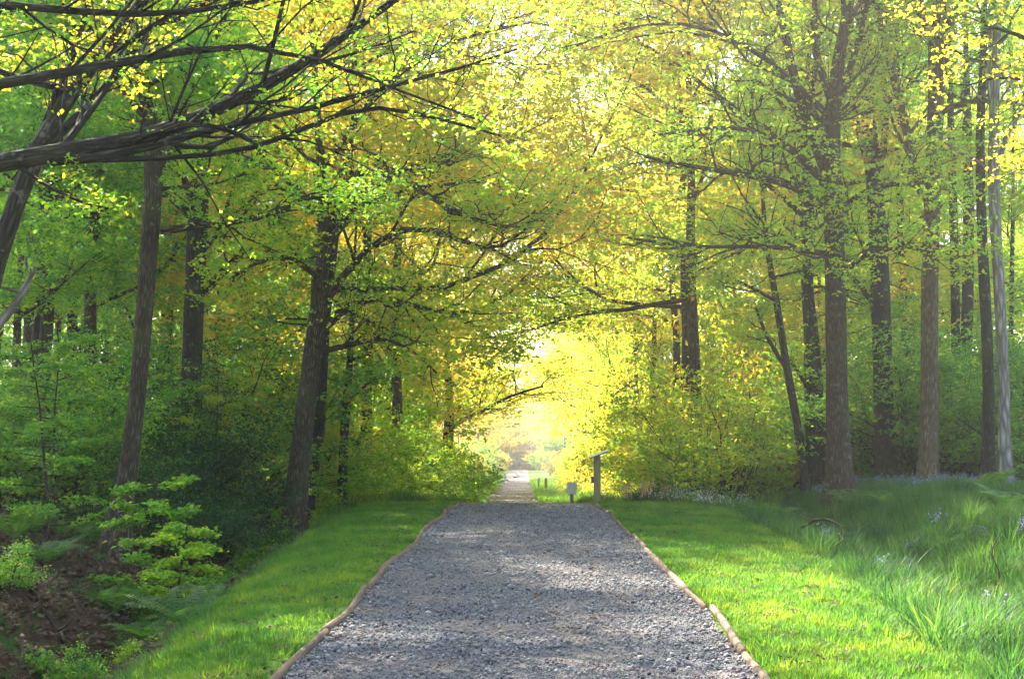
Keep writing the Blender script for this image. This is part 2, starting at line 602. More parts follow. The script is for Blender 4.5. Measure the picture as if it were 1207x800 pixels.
def resample(pts, rad, n):
    pts = np.asarray(pts, float)
    t = np.linspace(0, len(pts) - 1, n)
    k = np.arange(len(pts))
    P = np.stack([np.interp(t, k, pts[:, c]) for c in range(3)], 1)
    P2 = P.copy()
    P2[1:-1] = (P[:-2] + 2 * P[1:-1] + P[2:]) / 4
    return P2, np.interp(t, k, rad)


BR = {'max': 3, 'ref': {1: 6, 2: 4.5, 3: 2.0}, 2: (7, .22, .85, .48, .10), 3: (6, .2, .8, .5, .05)}


def flare(pts, rad, base_r):
    return rad


def tree_data(seed, h=17, r0=.3, hb=4.0, reach=6.0, nl=13, lean=(0, 0), bias=(1, 0), biasamt=.35, nleaf=26, size=.13,
              P=BR, low=.1, spread=.42, wig=.12, trunk=None, limbs=(), autolimbs=True, forks=()):
    """returns trunk geometry, list of limb geometries, leaves - in local coordinates (base at the origin)"""
    rng = np.random.default_rng(seed)
    if trunk is None:
        n = 14
        zz = np.linspace(0, 1, n)
        wx = np.cumsum(rng.normal(size=n) * .07 * wig / .12)
        wy = np.cumsum(rng.normal(size=n) * .07 * wig / .12)
        tp = np.stack([lean[0] * zz * h + wx - wx[0], lean[1] * zz * h + wy - wy[0], zz * h], 1)
        tp[0, 2] = -.3
        tr = r0 * (1 - .85 * zz ** 1.1)
        tr = tr * (1 + .55 * np.exp(-zz * h / .5))
    else:
        tp, tr = trunk
        tp, tr = resample(tp, tr, 16)
        tr = tr * (1 + .45 * np.exp(-(tp[:, 2] - tp[0, 2]) / .45))
        tp = tp.copy()
        tp[0, 2] -= .25
    anchors = []
    trunkb = [(tp, tr)]
    limb_geo = []
    specs = []
    for lp, lr in limbs:
        specs.append(resample(lp, lr, 10))
    if autolimbs:
        z0, z1 = tp[0, 2], tp[-1, 2]
        az = rng.uniform(0, 6.28)
        for i in range(nl):
            t = (i + rng.uniform(.1, .9)) / nl
            z = hb + (z1 - hb) * t ** .9 * .97
            j = np.searchsorted(tp[:, 2], z) - 1
            j = min(max(j, 0), len(tp) - 2)
            f = (z - tp[j, 2]) / (tp[j + 1, 2] - tp[j, 2])
            p = tp[j] + (tp[j + 1] - tp[j]) * f
            r = tr[j] + (tr[j + 1] - tr[j]) * f
            az += 2.4 + rng.uniform(-.4, .4)
            bx, by = math.cos(az), math.sin(az)
            w = 1 + biasamt * (bx * bias[0] + by * bias[1])
            el = low + t * .95 * rng.uniform(.8, 1.2)
            ln = reach * w * (1 - .34 * t ** 1.7) * rng.uniform(.8, 1.15)
            d = np.array([bx * math.cos(el), by * math.cos(el), math.sin(el)])
            specs.append(bend(p, d, ln, min(r * .55, .035 + ln * .014), 9, rng, .17, .05, .012))
    for lp, lr in specs:
        out = [(lp, lr, 1)]
        anchors.append(lp[-1])
        grow(lp, lr, 2, rng, P, out, anchors)
        limb_geo.append([(a, b) for a, b, _ in out])
    anchors = np.array(anchors)
    return trunkb, limb_geo, anchors, rng


def tree_mesh(data, name, nleaf, size, bark, spread=.42, split=False, flat=.35, tilt=.55):
    trunkb, limb_geo, anchors, rng = data
    out = {}
    if split:
        V, F = tubes(trunkb, lambda r: 16)
        out['trunk'] = mesh(name + '_trunk', V, F, [bark], None, True)
        out['limbs'] = []
        for l in limb_geo:
            V, F = tubes(l)
            out['limbs'].append(mesh(name + '_limb', V, F, [bark], None, True))
    else:
        V, F = tubes(trunkb + [b for l in limb_geo for b in l], lambda r: 3 if r < .012 else (4 if r < .04 else (6 if r < .1 else 12)))
        out['trunk'] = mesh(name + '_trunk', V, F, [bark], None, True)
        out['limbs'] = []
    V, F, var = leaves(anchors, nleaf, rng, spread, flat, size, tilt=tilt)
    out['crown'] = mesh(name + '_crown', V, F, [M['green']], {'var': ('FACE', var)})
    return out


def place(tm, name, loc, rz, leaf, label, cat='tree', group=None, scale=(1, 1, 1), bark=None, tilt=(0, 0)):
    e = empty(name, loc, rz)
    e.rotation_euler = (tilt[0], tilt[1], rz)
    e.scale = scale
    t = link('trunk', tm['trunk'], e)
    if bark:
        t.material_slots[0].link = 'OBJECT'
        t.material_slots[0].material = bark
    for l in tm['limbs']:
        link('limb', l, t)
    c = link('crown', tm['crown'], e)
    c.material_slots[0].link = 'OBJECT'
    c.material_slots[0].material = leaf
    tag(e, label, cat, group)
    return e


# ------------------------------------------------------------------ trees traced one by one (pixel, pixel, width in pixels; distance)
def px_poly(pts, d0):
    """pts: (px, py, width_px[, distance])"""
    P_, r_ = [], []
    for q in pts:
        d = q[3] if len(q) > 3 else d0
        P_.append(W(q[0], q[1], d))
        r_.append(q[2] * .87 / 2 * d / F_PX)
    return np.array(P_), np.array(r_)


def hero(seed, name, d, trunk, leaf, bark, label, limbs=(), top=16.0, hb=7.0, reach=5.0, nl=7, nleaf=24, size=.12,
         auto=True, spread=.42, bias=(0, 0), group=None, P=BR, endr=.06, low=.15):
    tp, tr = px_poly(trunk, d)
    base = np.array([tp[0][0], tp[0][1], hz(tp[0][0], tp[0][1])])
    tp[0] = base
    if tp[-1][2] < top:
        dirn = unit(tp[-1] - tp[-2])
        dirn = unit(dirn + np.array([0, 0, .6]))
        k = (top - tp[-1][2]) / dirn[2]
        tp = np.vstack([tp, tp[-1] + dirn * k * .5, tp[-1] + dirn * k])
        tr = np.append(tr, [tr[-1] * .55, endr])
    ls = []
    for l in limbs:
        a, b = px_poly(l, d)
        ls.append((a - base, b))
    data = tree_data(seed, trunk=(tp - base, tr), limbs=ls, autolimbs=auto, hb=hb - base[2], reach=reach, nl=nl, bias=bias, P=P, low=low)
    tm = tree_mesh(data, name, nleaf, size, bark, spread, True)
    return place(tm, name, tuple(base), 0, leaf, label, 'tree', group)


TW = {'max': 3, 'ref': {1: 6, 2: 4.5, 3: 2.0}, 2: (10, .12, .75, .42, .08), 3: (7, .15, .8, .5, .03), 'wig': .24}
TWL = {'max': 3, 'ref': {1: 6, 2: 4.5, 3: 2.0}, 2: (9, .2, .7, .36, .10), 3: (9, .12, .8, .5, .03), 'wig': .24, 'rf': .48}
# left side
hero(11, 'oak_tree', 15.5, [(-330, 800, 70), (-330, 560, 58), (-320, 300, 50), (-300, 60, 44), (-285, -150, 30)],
     M['fresh'], M['barkdark'], 'old oak off the left edge whose thick dark limb sweeps in across the upper left',
     limbs=[[(-315, 330, 46), (-190, 240, 36, 15), (-60, 190, 30, 15), (60, 182, 27, 15), (135, 178, 24, 15), (205, 152, 21, 15.5), (262, 128, 19, 15.5), (325, 98, 16, 16), (385, 60, 14, 16), (440, 18, 11, 16), (500, -25, 8, 16)],
            [(60, 190, 14, 15), (130, 190, 14, 15), (215, 160, 11, 15.2), (300, 140, 9.5, 15.5), (372, 130, 8, 16), (450, 100, 7, 16), (530, 88, 5, 16), (610, 58, 3, 16.5)],
            [(-310, 200, 34), (-170, 130, 24, 14), (-30, 105, 16, 14), (50, 90, 15, 14), (130, 76, 13, 14.5), (210, 62, 11, 15), (290, 46, 8, 15), (380, 66, 6, 15.5), (470, 110, 4, 15.5), (560, 140, 3, 16)],
            [(-305, 60, 30), (-180, 10, 20, 14), (-60, 2, 13, 14), (60, 10, 11, 14), (160, 20, 9, 14.5), (260, 12, 7, 15), (360, -10, 5, 15)],
            [(120, 188, 10, 15), (240, 186, 7, 15.3), (330, 170, 8, 15.5), (420, 118, 7, 16), (500, 135, 5, 16), (590, 160, 3, 16.5)],
            [(20, 196, 5, 15), (60, 222, 5, 15), (100, 240, 4, 15), (128, 246, 3, 15)]],
     top=12, hb=8.2, reach=5.5, nl=6, nleaf=6, size=.055, P=TWL, spread=.13, bias=(-.2, 0))
hero(12, 'oak_tree', 17, [(-60, 800, 30), (-45, 480, 28), (-10, 320, 26), (35, 190, 25), (85, 105, 22), (130, 50, 18), (180, -10, 14)],
     M['gold'], M['barkdark'], 'dark stem leaning up rightwards behind the big limb at upper left',
     limbs=[[(20, 215, 13), (62, 165, 13), (110, 120, 11), (150, 70, 9), (190, 20, 6)], [(40, 180, 12), (75, 95, 10), (95, 40, 8), (110, -20, 5)]],
     top=9.5, hb=5, reach=3.0, nl=5, nleaf=8, size=.06, P=TWL, spread=.18)
hero(13, 'beech_tree', 24.5, [(133, 655, 40), (142, 610, 31), (152, 550, 25), (160, 490, 23), (167, 410, 23), (174, 320, 24), (179, 250, 25), (184, 190, 26), (176, 140, 18), (165, 70, 13)],
     M['fresh'], M['bark'], 'leaning brown trunk rising from the far lip of the left ditch',
     limbs=[[(190, 272, 12), (225, 268, 10), (270, 262, 9), (320, 258, 8), (352, 232, 7, 25), (395, 228, 5, 25), (440, 240, 3, 25)],
            [(184, 200, 16), (205, 160, 11), (225, 110, 9), (250, 60, 6)], [(180, 160, 12), (165, 110, 10), (170, 60, 8), (160, 0, 5)],
            [(178, 225, 7), (215, 220, 6), (250, 218, 4), (290, 205, 3)]],
     top=10.5, hb=6.2, reach=4.2, nl=7, nleaf=16, size=.08, P=TW, spread=.3)
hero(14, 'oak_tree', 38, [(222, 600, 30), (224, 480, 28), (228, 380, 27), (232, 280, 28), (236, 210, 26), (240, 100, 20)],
     M['green'], M['barkdark'], 'thick dark ivy-shaded trunk just right of the leaning brown trunk',
     limbs=[[(240, 345, 14), (262, 320, 12), (290, 296, 10), (320, 262, 8), (350, 238, 5)], [(232, 250, 12), (215, 205, 9), (190, 170, 7)]],
     top=13, hb=6.5, reach=4.5, nl=7, nleaf=16, size=.1)
hero(15, 'oak_tree', 34, [(343, 622, 40), (350, 570, 30), (357, 510, 27), (364, 450, 26), (371, 400, 26), (377, 360, 25), (381, 300, 17), (383, 240, 14), (376, 170, 11)],
     M['yellow'], M['bark'], 'stout brown oak at the edge of the left verge with a wide golden-green crown',
     limbs=[[(372, 400, 15), (392, 372, 13), (430, 350, 9), (470, 352, 7, 33), (520, 372, 5, 33), (560, 366, 4, 32)],
            [(376, 365, 14), (420, 300, 8), (470, 262, 8, 33), (530, 275, 7, 32), (570, 296, 6, 32), (600, 292, 4, 31), (640, 250, 3, 31)],
            [(380, 320, 12), (400, 255, 10), (450, 215, 8, 33), (490, 190, 6, 33), (525, 200, 5, 32), (535, 180, 4, 32)],
            [(380, 260, 12), (345, 215, 10), (300, 190, 8, 35), (260, 185, 6, 36)],
            [(383, 230, 12), (440, 190, 9, 33), (510, 235, 8, 31), (560, 260, 6, 30), (600, 268, 4, 30)],
            [(370, 415, 10), (410, 408, 8), (450, 395, 6), (490, 415, 4, 33), (515, 440, 3, 33)],
            [(383, 200, 8), (440, 110, 7, 33), (500, 62, 5, 32), (560, 40, 4, 31), (630, 26, 3, 30)],
            [(380, 330, 9), (340, 300, 8, 33), (300, 310, 6, 32), (270, 330, 4, 32)]],
     top=15, hb=6.5, reach=6.5, nl=8, nleaf=22, size=.088, P=TW, bias=(.7, -.3), spread=.32)
hero(16, 'holly_tree', 43, [(403, 602, 13), (404, 540, 12), (408, 480, 12), (412, 430, 9), (415, 380, 7)],
     M['green'], M['barkdark'], 'slim dark ivy-clad stem between the stout oak and the path-side bushes',
     limbs=[[(412, 470, 6), (430, 455, 5), (445, 440, 3)]], top=9, hb=4, reach=2.6, nl=8, nleaf=18, size=.12, endr=.03)
hero(17, 'oak_tree', 88, [(526, 566, 17), (527, 530, 15), (529, 505, 14), (530, 480, 12), (528, 440, 9)],
     M['yellow'], M['barkdark'], 'dark oak beyond the crest on the left, limb reaching right over the path',
     limbs=[[(531, 505, 8), (545, 494, 6), (570, 485, 5, 86), (595, 468, 4, 85), (640, 455, 3, 84)]], top=17, hb=4, reach=7, nl=10, nleaf=26, size=.17, bias=(1, 0), spread=.6)
hero(18, 'birch_tree', 33, [(8, 640, 14), (14, 560, 13), (18, 480, 12), (20, 400, 11), (22, 330, 9), (30, 250, 7)],
     M['green'], M['bark'], 'slim straight trunk at the left edge, leftmost of a close pair', top=12, hb=3.6, reach=3.2, nl=9, nleaf=20, size=.12, endr=.03)
hero(19, 'birch_tree', 35, [(36, 630, 11), (38, 560, 10), (38, 480, 10), (42, 400, 9), (48, 320, 8), (50, 230, 6)],
     M['fresh'], M['barkdark'], 'thin dark trunk right beside the leftmost slim pair partner', top=12, hb=4, reach=3.2, nl=9, nleaf=20, size=.12, endr=.03)
hero(20, 'birch_tree', 24, [(-70, 470, 14), (-35, 425, 13), (0, 382, 12), (24, 350, 10), (34, 330, 8)],
     M['fresh'], M['barkgrey'], 'pale stem slanting in at the left edge below the big limb', top=4.6, hb=4.2, reach=1.5, nl=4, nleaf=14, size=.1, endr=.03)
# right side
hero(31, 'oak_tree', 35, [(992, 614, 50), (991, 590, 38), (988, 540, 32), (986, 450, 29), (985, 350, 28), (984, 290, 27), (981, 215, 25), (979, 150, 22), (985, 80, 18), (1003, 0, 14)],
     M['yellow'], M['bark'], 'oak with straight furrowed grey-brown trunk nearest the right verge',
     limbs=[[(978, 210, 17), (958, 165, 14), (940, 110, 12), (928, 55, 11), (915, -10, 8)],
            [(972, 215, 13), (940, 180, 11), (915, 165, 9, 34), (880, 150, 7, 33), (835, 150, 5, 32), (770, 160, 3, 31)],
            [(976, 250, 14), (950, 225, 12), (915, 212, 10, 34), (870, 205, 8, 33), (825, 198, 6, 33), (760, 185, 4, 32)],
            [(980, 170, 13), (992, 110, 11), (1012, 50, 9), (1025, -10, 7)],
            [(978, 300, 9), (930, 292, 7, 34), (880, 290, 6, 33), (810, 292, 5, 32), (740, 280, 3, 31)],
            [(980, 120, 12), (960, 60, 10), (960, 0, 8)],
            [(985, 250, 9), (1020, 225, 8, 33), (1060, 215, 6, 32), (1100, 225, 4, 31)],
            [(980, 140, 10), (900, 62, 7, 34), (820, 25, 5, 33), (740, 30, 4, 32), (665, 60, 3, 31)],
            [(985, 330, 7), (1020, 300, 6, 33), (1065, 290, 4, 31), (1110, 300, 3, 30)]],
     top=14, hb=9.5, reach=5.5, nl=5, nleaf=15, size=.088, P=TW, bias=(-.6, -.2), spread=.3)
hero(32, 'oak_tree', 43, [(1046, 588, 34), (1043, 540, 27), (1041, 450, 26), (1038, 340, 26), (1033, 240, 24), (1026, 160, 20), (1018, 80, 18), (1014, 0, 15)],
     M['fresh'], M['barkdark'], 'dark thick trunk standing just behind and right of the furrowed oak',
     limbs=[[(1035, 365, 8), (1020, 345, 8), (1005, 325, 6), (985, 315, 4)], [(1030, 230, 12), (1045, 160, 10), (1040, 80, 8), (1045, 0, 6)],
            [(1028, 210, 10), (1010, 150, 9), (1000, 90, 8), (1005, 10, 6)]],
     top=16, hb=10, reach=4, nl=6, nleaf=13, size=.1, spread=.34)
hero(33, 'beech_tree', 38, [(1093, 594, 32), (1094, 570, 25), (1095, 500, 24), (1096, 420, 23), (1095, 330, 23), (1100, 230, 22), (1102, 150, 22), (1105, 70, 22), (1108, 0, 18)],
     M['yellow'], M['barkred'], 'smooth warm brown trunk standing alone in bluebells right of the furrowed oak',
     limbs=[[(1094, 235, 15), (1082, 215, 13), (1070, 160, 12), (1056, 100, 11), (1043, 50, 11), (1030, -10, 8)],
            [(1106, 60, 12), (1125, 20, 10), (1145, -30, 8)],
            [(1100, 170, 7), (1125, 185, 6), (1150, 190, 4)]],
     top=15, hb=10, reach=4, nl=6, nleaf=13, size=.095, spread=.32)
hero(34, 'birch_tree', 37, [(1164, 594, 20), (1165, 540, 16), (1166, 440, 15), (1161, 350, 15), (1156, 250, 13), (1154, 150, 12), (1160, 60, 10), (1160, 0, 8)],
     M['green'], M['barkdark'], 'slim dark rough trunk directly left of the pale grey trunk at right',
     top=15, hb=11, reach=3, nl=5, nleaf=10, size=.1, endr=.03)
hero(35, 'ash_tree', 36, [(1185, 588, 22), (1184, 540, 17), (1183, 440, 15), (1178, 340, 15), (1172, 250, 15), (1170, 180, 15), (1174, 80, 12), (1176, 0, 10)],
     M['fresh'], M['barkgrey'], 'pale grey trunk with slight bends, rightmost of the trunks at right',
     limbs=[[(1171, 205, 6), (1145, 185, 5), (1130, 180, 4), (1110, 165, 3)], [(1174, 200, 8), (1190, 150, 7), (1205, 130, 5)], [(1172, 160, 7), (1165, 90, 6), (1168, 30, 5)]],
     top=14, hb=11.5, reach=3, nl=4, nleaf=8, size=.1, endr=.03)
hero(36, 'birch_tree', 41, [(951, 578, 13), (944, 520, 11), (932, 460, 11), (922, 400, 10), (913, 340, 9), (903, 290, 7), (898, 220, 5)],
     M['fresh'], M['barkdark'], 'thin trunk leaning left behind the furrowed oak beside the hazel thicket',
     limbs=[[(930, 440, 6), (905, 400, 5), (890, 360, 4)]], top=11, hb=5.5, reach=2.8, nl=7, nleaf=14, size=.12, endr=.03)
hero(37, 'birch_tree', 44, [(972, 570, 14), (968, 500, 12), (964, 430, 11), (958, 370, 10), (950, 310, 8)],
     M['fresh'], M['barkdark'], 'second thin trunk close behind the furrowed oak on its left', limbs=[[(962, 470, 7), (945, 445, 6), (925, 415, 4)]], top=12, hb=6, reach=3, nl=7, nleaf=12, size=.13, endr=.03)
hero(38, 'birch_tree', 50, [(1127, 580, 14), (1126, 500, 13), (1127, 400, 12), (1125, 300, 12), (1122, 180, 10), (1118, 60, 8)],
     M['green'], M['barkdark'], 'thin dark trunk far back right of the warm brown trunk', top=19, hb=13, reach=3.5, nl=6, nleaf=12, size=.12, endr=.04)
hero(39, 'birch_tree', 52, [(1066, 578, 13), (1067, 500, 12), (1068, 400, 12), (1062, 300, 10), (1060, 180, 9)],
     M['green'], M['barkdark'], 'thin dark trunk far back just left of the warm brown trunk', top=19, hb=12, reach=3.5, nl=6, nleaf=12, size=.12, endr=.04)
hero(40, 'oak_tree', 54, [(1140, 575, 18), (1138, 450, 16), (1142, 300, 15), (1140, 150, 13)],
     M['green'], M['barkdark'], 'dark trunk deep in the wood between warm brown and pale grey trunks', top=20, hb=13, reach=4, nl=6, nleaf=12, size=.12, endr=.04)
# overhanging oak outside the right edge
hero(41, 'oak_tree', 21, [(1430, 640, 46), (1425, 450, 40), (1420, 250, 38), (1400, 60, 30), (1390, -100, 24)],
     M['gold'], M['barkdark'], 'oak off the right edge dangling bronze leaf sprays into the top right corner',
     limbs=[[(1410, 200, 20), (1330, 120, 14), (1260, 70, 9), (1200, 40, 6, 20), (1160, 30, 3, 20)],
            [(1405, 120, 16), (1330, 50, 12), (1260, 10, 8), (1195, -20, 5, 20)],
            [(1415, 290, 14), (1340, 230, 9), (1270, 180, 6), (1215, 150, 4, 20)]],
     top=12, hb=9.5, reach=5, nl=5, nleaf=12, size=.07, spread=.17, bias=(-.6, 0))

# ------------------------------------------------------------------ kinds of tree used for the rows and the wood behind
kinds = []
for i, (sd, h, r0, hb, reach, nl, ba) in enumerate([(101, 18, .20, 5.3, 6.4, 12, .45), (102, 19, .22, 6.0, 7.0, 12, .5), (103, 17, .17, 4.4, 5.6, 12, .3),
                                                  (104, 20, .19, 7.5, 5.0, 9, .1), (105, 18, .15, 5.5, 4.2, 10, .1), (106, 17, .20, 5.0, 6.8, 12, .5)]):
    k = tree_mesh(tree_data(sd, h=h, r0=r0, hb=hb, reach=reach, nl=nl, biasamt=ba, bias=(1, 0)), 'wood_tree', 42 if i in (0, 1, 5) else 34, .125, M['barkdark'], .5)
    kinds.append(k)


def shrub_data(seed, h, wide, ns, P=None):
    rng = np.random.default_rng(seed)
    P = P or {'max': 3, 'ref': {1: 3, 2: 2.5, 3: 1.2}, 2: (8, .12, .8, .45, .05), 3: (5, .2, .8, .5, .0), 'wig': .2, 'trop': .03}
    anchors, geo = [], []
    for i in range(ns):
        az = i * 2.4 + rng.uniform(-.4, .4)
        el = rng.uniform(.55, 1.4)
        ln = h * rng.uniform(.7, 1.1)
        rw = rng.uniform(0, .25)
        d = np.array([math.cos(az) * math.cos(el) * wide, math.sin(az) * math.cos(el) * wide, math.sin(el)])
        lp, lr = bend((math.cos(az) * rw, math.sin(az) * rw, -.1), unit(d), ln, .018 + h * .007, 9, rng, .1, -.03, .006)
        out = [(lp, lr, 1)]
        anchors.append(lp[-1])
        grow(lp, lr, 2, rng, P, out, anchors)
        geo.append([(a, b) for a, b, _ in out])
    an = np.array(anchors)
    an[:, 2] = np.maximum(an[:, 2], .12)
    return geo, an, rng


def shrub_mesh(seed, h, wide, ns, nleaf, size, bark, spread=.22, flat=.5, P=None, tilt=.6):
    geo, an, rng = shrub_data(seed, h, wide, ns, P)
    global GRAIN
    V, F = tubes([l[0] for l in geo], lambda r: 6)
    g1 = GRAIN
    V2, F2 = tubes([b for l in geo for b in l[1:]], lambda r: 3)
    GRAIN = np.concatenate([g1, GRAIN])
    Vl, Fl, var = leaves(an, nleaf, rng, spread, flat, size, tilt=tilt)
    return {'stems': mesh('stems', np.concatenate([V, V2]), np.concatenate([F, F2 + len(V)]), [bark], None, True),
            'foliage': mesh('foliage', Vl, Fl, [M['green']], {'var': ('FACE', var)})}


def place_shrub(sm, name, x, y, rz, leaf, label, cat='bush', group=None, s=1.0, sz=None):
    e = empty(name, (x, y, hz(x, y) - .03), rz)
    e.scale = (s, s, sz or s)
    link('stems', sm['stems'], e)
    c = link('foliage', sm['foliage'], e)
    c.material_slots[0].link = 'OBJECT'
    c.material_slots[0].material = leaf
    tag(e, label, cat, group)
    return e


sh_hazel = [shrub_mesh(201 + i, 4.2, 1.3, 12, 12, .105, M['bark'], .24, .3) for i in range(2)]
sh_round = [shrub_mesh(211 + i, 2.6, 1.5, 10, 15, .10, M['bark'], .2, .5) for i in range(2)]
sh_holly = [shrub_mesh(221 + i, 2.6, .9, 9, 22, .06, M['barkdark'], .16, .7) for i in range(2)]
sh_low = [shrub_mesh(231 + i, 1.0, 1.8, 10, 9, .07, M['bark'], .13, .6) for i in range(2)]

rng = np.random.default_rng(7)
# rows lining the path
desc = {0: 'broad', 1: 'tall broad', 2: 'low-branched', 3: 'high-crowned', 4: 'slender', 5: 'spreading'}
y = 46.0
i = 0
for s in (-1, 1):
    y = 47.0 if s < 0 else 53.0
    i = 0
    while y < 330:
        xo = s * (6.3 + rng.uniform(-.7, 1.0) + (5.0 if 150 < y < 260 else 1.8 if y > 90 else 0)) + float(centre(y))
        if s > 0: xo += .8
        k = (0, 5, 1, 2)[i % 4] if s < 0 else (5, 1, 0, 2)[i % 4]
        rz = (0 if s < 0 else math.pi) + rng.uniform(-.5, .5) + (2.2 if s > 0 and i == 0 else 0)
        leaf = M['gold'] if (s < 0 or i % 3 == 1) else M['yellow']
        colr = 'golden' if leaf is M['gold'] else 'yellow-green'
        sidew = 'left' if s < 0 else 'right'
        if y < 110:
            lab = f'{desc[k]} {colr} tree arching over the {sidew} side of the path, {["first", "second", "third", "fourth", "fifth", "sixth", "seventh", "eighth", "ninth", "tenth", "eleventh"][i]} beyond the crest'
            grp = None
        else:
            lab = f'far hazy {colr} tree lining the {sidew} side of the distant path'
            grp = f'far {colr} trees on the {sidew} of the path'
        place(kinds[k], 'woodland_tree', (xo, y, hz(xo, y)), rz, leaf, lab, 'tree', grp, (1.3, 1.3, 1.35) if y < 68 else (1.2, 1.2, 1.3) if y < 95 else (1, 1, rng.uniform(.95, 1.12)), M['barkdark'] if i % 2 else M['bark'])
        y += rng.uniform(7.5, 9.5) if y < 104 else (rng.uniform(9.5, 11.5) if y < 150 else rng.uniform(11, 14))
        i += 1
# the end of the avenue
for j in range(7):
    x = -13 + j * 4.2 + rng.uniform(-1, 1)
    place(kinds[j % 6], 'woodland_tree', (x, 345 + rng.uniform(-6, 6), -1.5), rng.uniform(0, 6), M['gold'], 'palest tree closing the far end of the path in haze', 'tree', 'trees closing the far end of the path')

for j in range(8):
    x = -14 + j * 3.6 + rng.uniform(-1, 1)
    place(kinds[(0, 2, 5)[j % 3]], 'woodland_tree', (x, 325 + rng.uniform(-5, 5), -1.8), rng.uniform(0, 6), M['gold'], 'pale low-branched tree closing the far end of the path in haze', 'tree', 'low trees closing the far end of the path', (1, 1, .75))

# wood behind the front trees
def wood(s, y0, y1, x0f, x1f, n, leafs, seed, word):
    rg = np.random.default_rng(seed)
    for j in range(n):
        yy = y0 + (y1 - y0) * ((j + rg.uniform(0, 1)) / n)
        a, b = x0f(yy), x1f(yy)
        xx = s * (a + (b - a) * ((j * .618 + rg.uniform(0, .2)) % 1.0))
        k = (3, 4, 2, 3, 0, 4)[j % 6]
        lf, cn = leafs[j % len(leafs)]
        place(kinds[k], 'woodland_tree', (xx, yy, hz(xx, yy)), rg.uniform(0, 6.28), M[lf],
              f'{desc[k]} {cn} tree standing {where(xx, yy)}', 'tree', f'{cn} trees in the wood on the {word}',
              (rg.uniform(.9, 1.15),) * 2 + (rg.uniform(1.0, 1.3),), M['barkdark'] if j % 3 else M['bark'])


wood(-1, 40, 120, lambda y: 11.5, lambda y: max(15, .40 * y), 36, [('green', 'mid green'), ('green', 'mid green'), ('fresh', 'fresh green')], 1, 'left')
wood(1, 55, 125, lambda y: 11.5, lambda y: max(15, .40 * y), 32, [('fresh', 'fresh green'), ('yellow', 'yellow-green'), ('yellow', 'yellow-green')], 2, 'right')
wood(-1, 24, 40, lambda y: 9.8, lambda y: 14, 4, [('green', 'mid green')], 3, 'near left')

place(kinds[1], 'woodland_tree', ((351 - VPX) / F_PX * 41, 41, hz(-6.5, 41)), .5, M['gold'], 'golden tree right behind the stout oak, its boughs reaching over the crest', 'tree', None, (1.2, 1.2, 1.1), None, (0, R(5.5)))
place(kinds[5], 'woodland_tree', ((958 - VPX) / F_PX * 44, 44, hz(8.7, 44)), 2.9, M['gold'], 'golden tree right behind the furrowed oak, its boughs reaching left over the path', 'tree', None, (1.2, 1.2, 1.25))
# trees added beside the near path, trunks out of view, so their crowns shade it
for (xx, yy, k, rz, sc, lab) in ((-10.5, 22, 3, .4, (1, 1, 1.25), 'high-crowned tree left of the near path, added for its shade, trunk out of view'),
                                 (9.8, 25, 4, 2.4, (1.35, 1.35, 1.35), 'slender tree right of the near path, added for its shade, trunk out of view'),
                                 (9.6, 15, 3, 3.4, (1.1, 1.1, 1.3), 'high-crowned tree right of the camera, added for its shade, trunk out of view'),
                                 (-8.5, 9, 3, 5.4, (1.1, 1.1, 1.2), 'high-crowned tree left of the camera, added for its shade, trunk out of view')):
    place(kinds[k], 'woodland_tree', (xx, yy, hz(xx, yy)), rz, M['fresh'], lab, 'tree', None, sc)
# understorey along the wood edge
FAR = shrub_mesh(260, 4.0, 1.5, 9, 10, .34, M['bark'], .5, .6)
lab_n = {}


def shrub_row(items):
    for (px, d, kind, leaf, s, label, grp) in items:
        x = (px - VPX) / F_PX * d
        place_shrub(*kind, x, d, rng.uniform(0, 6.28), M[leaf], label, 'bush', grp, s)


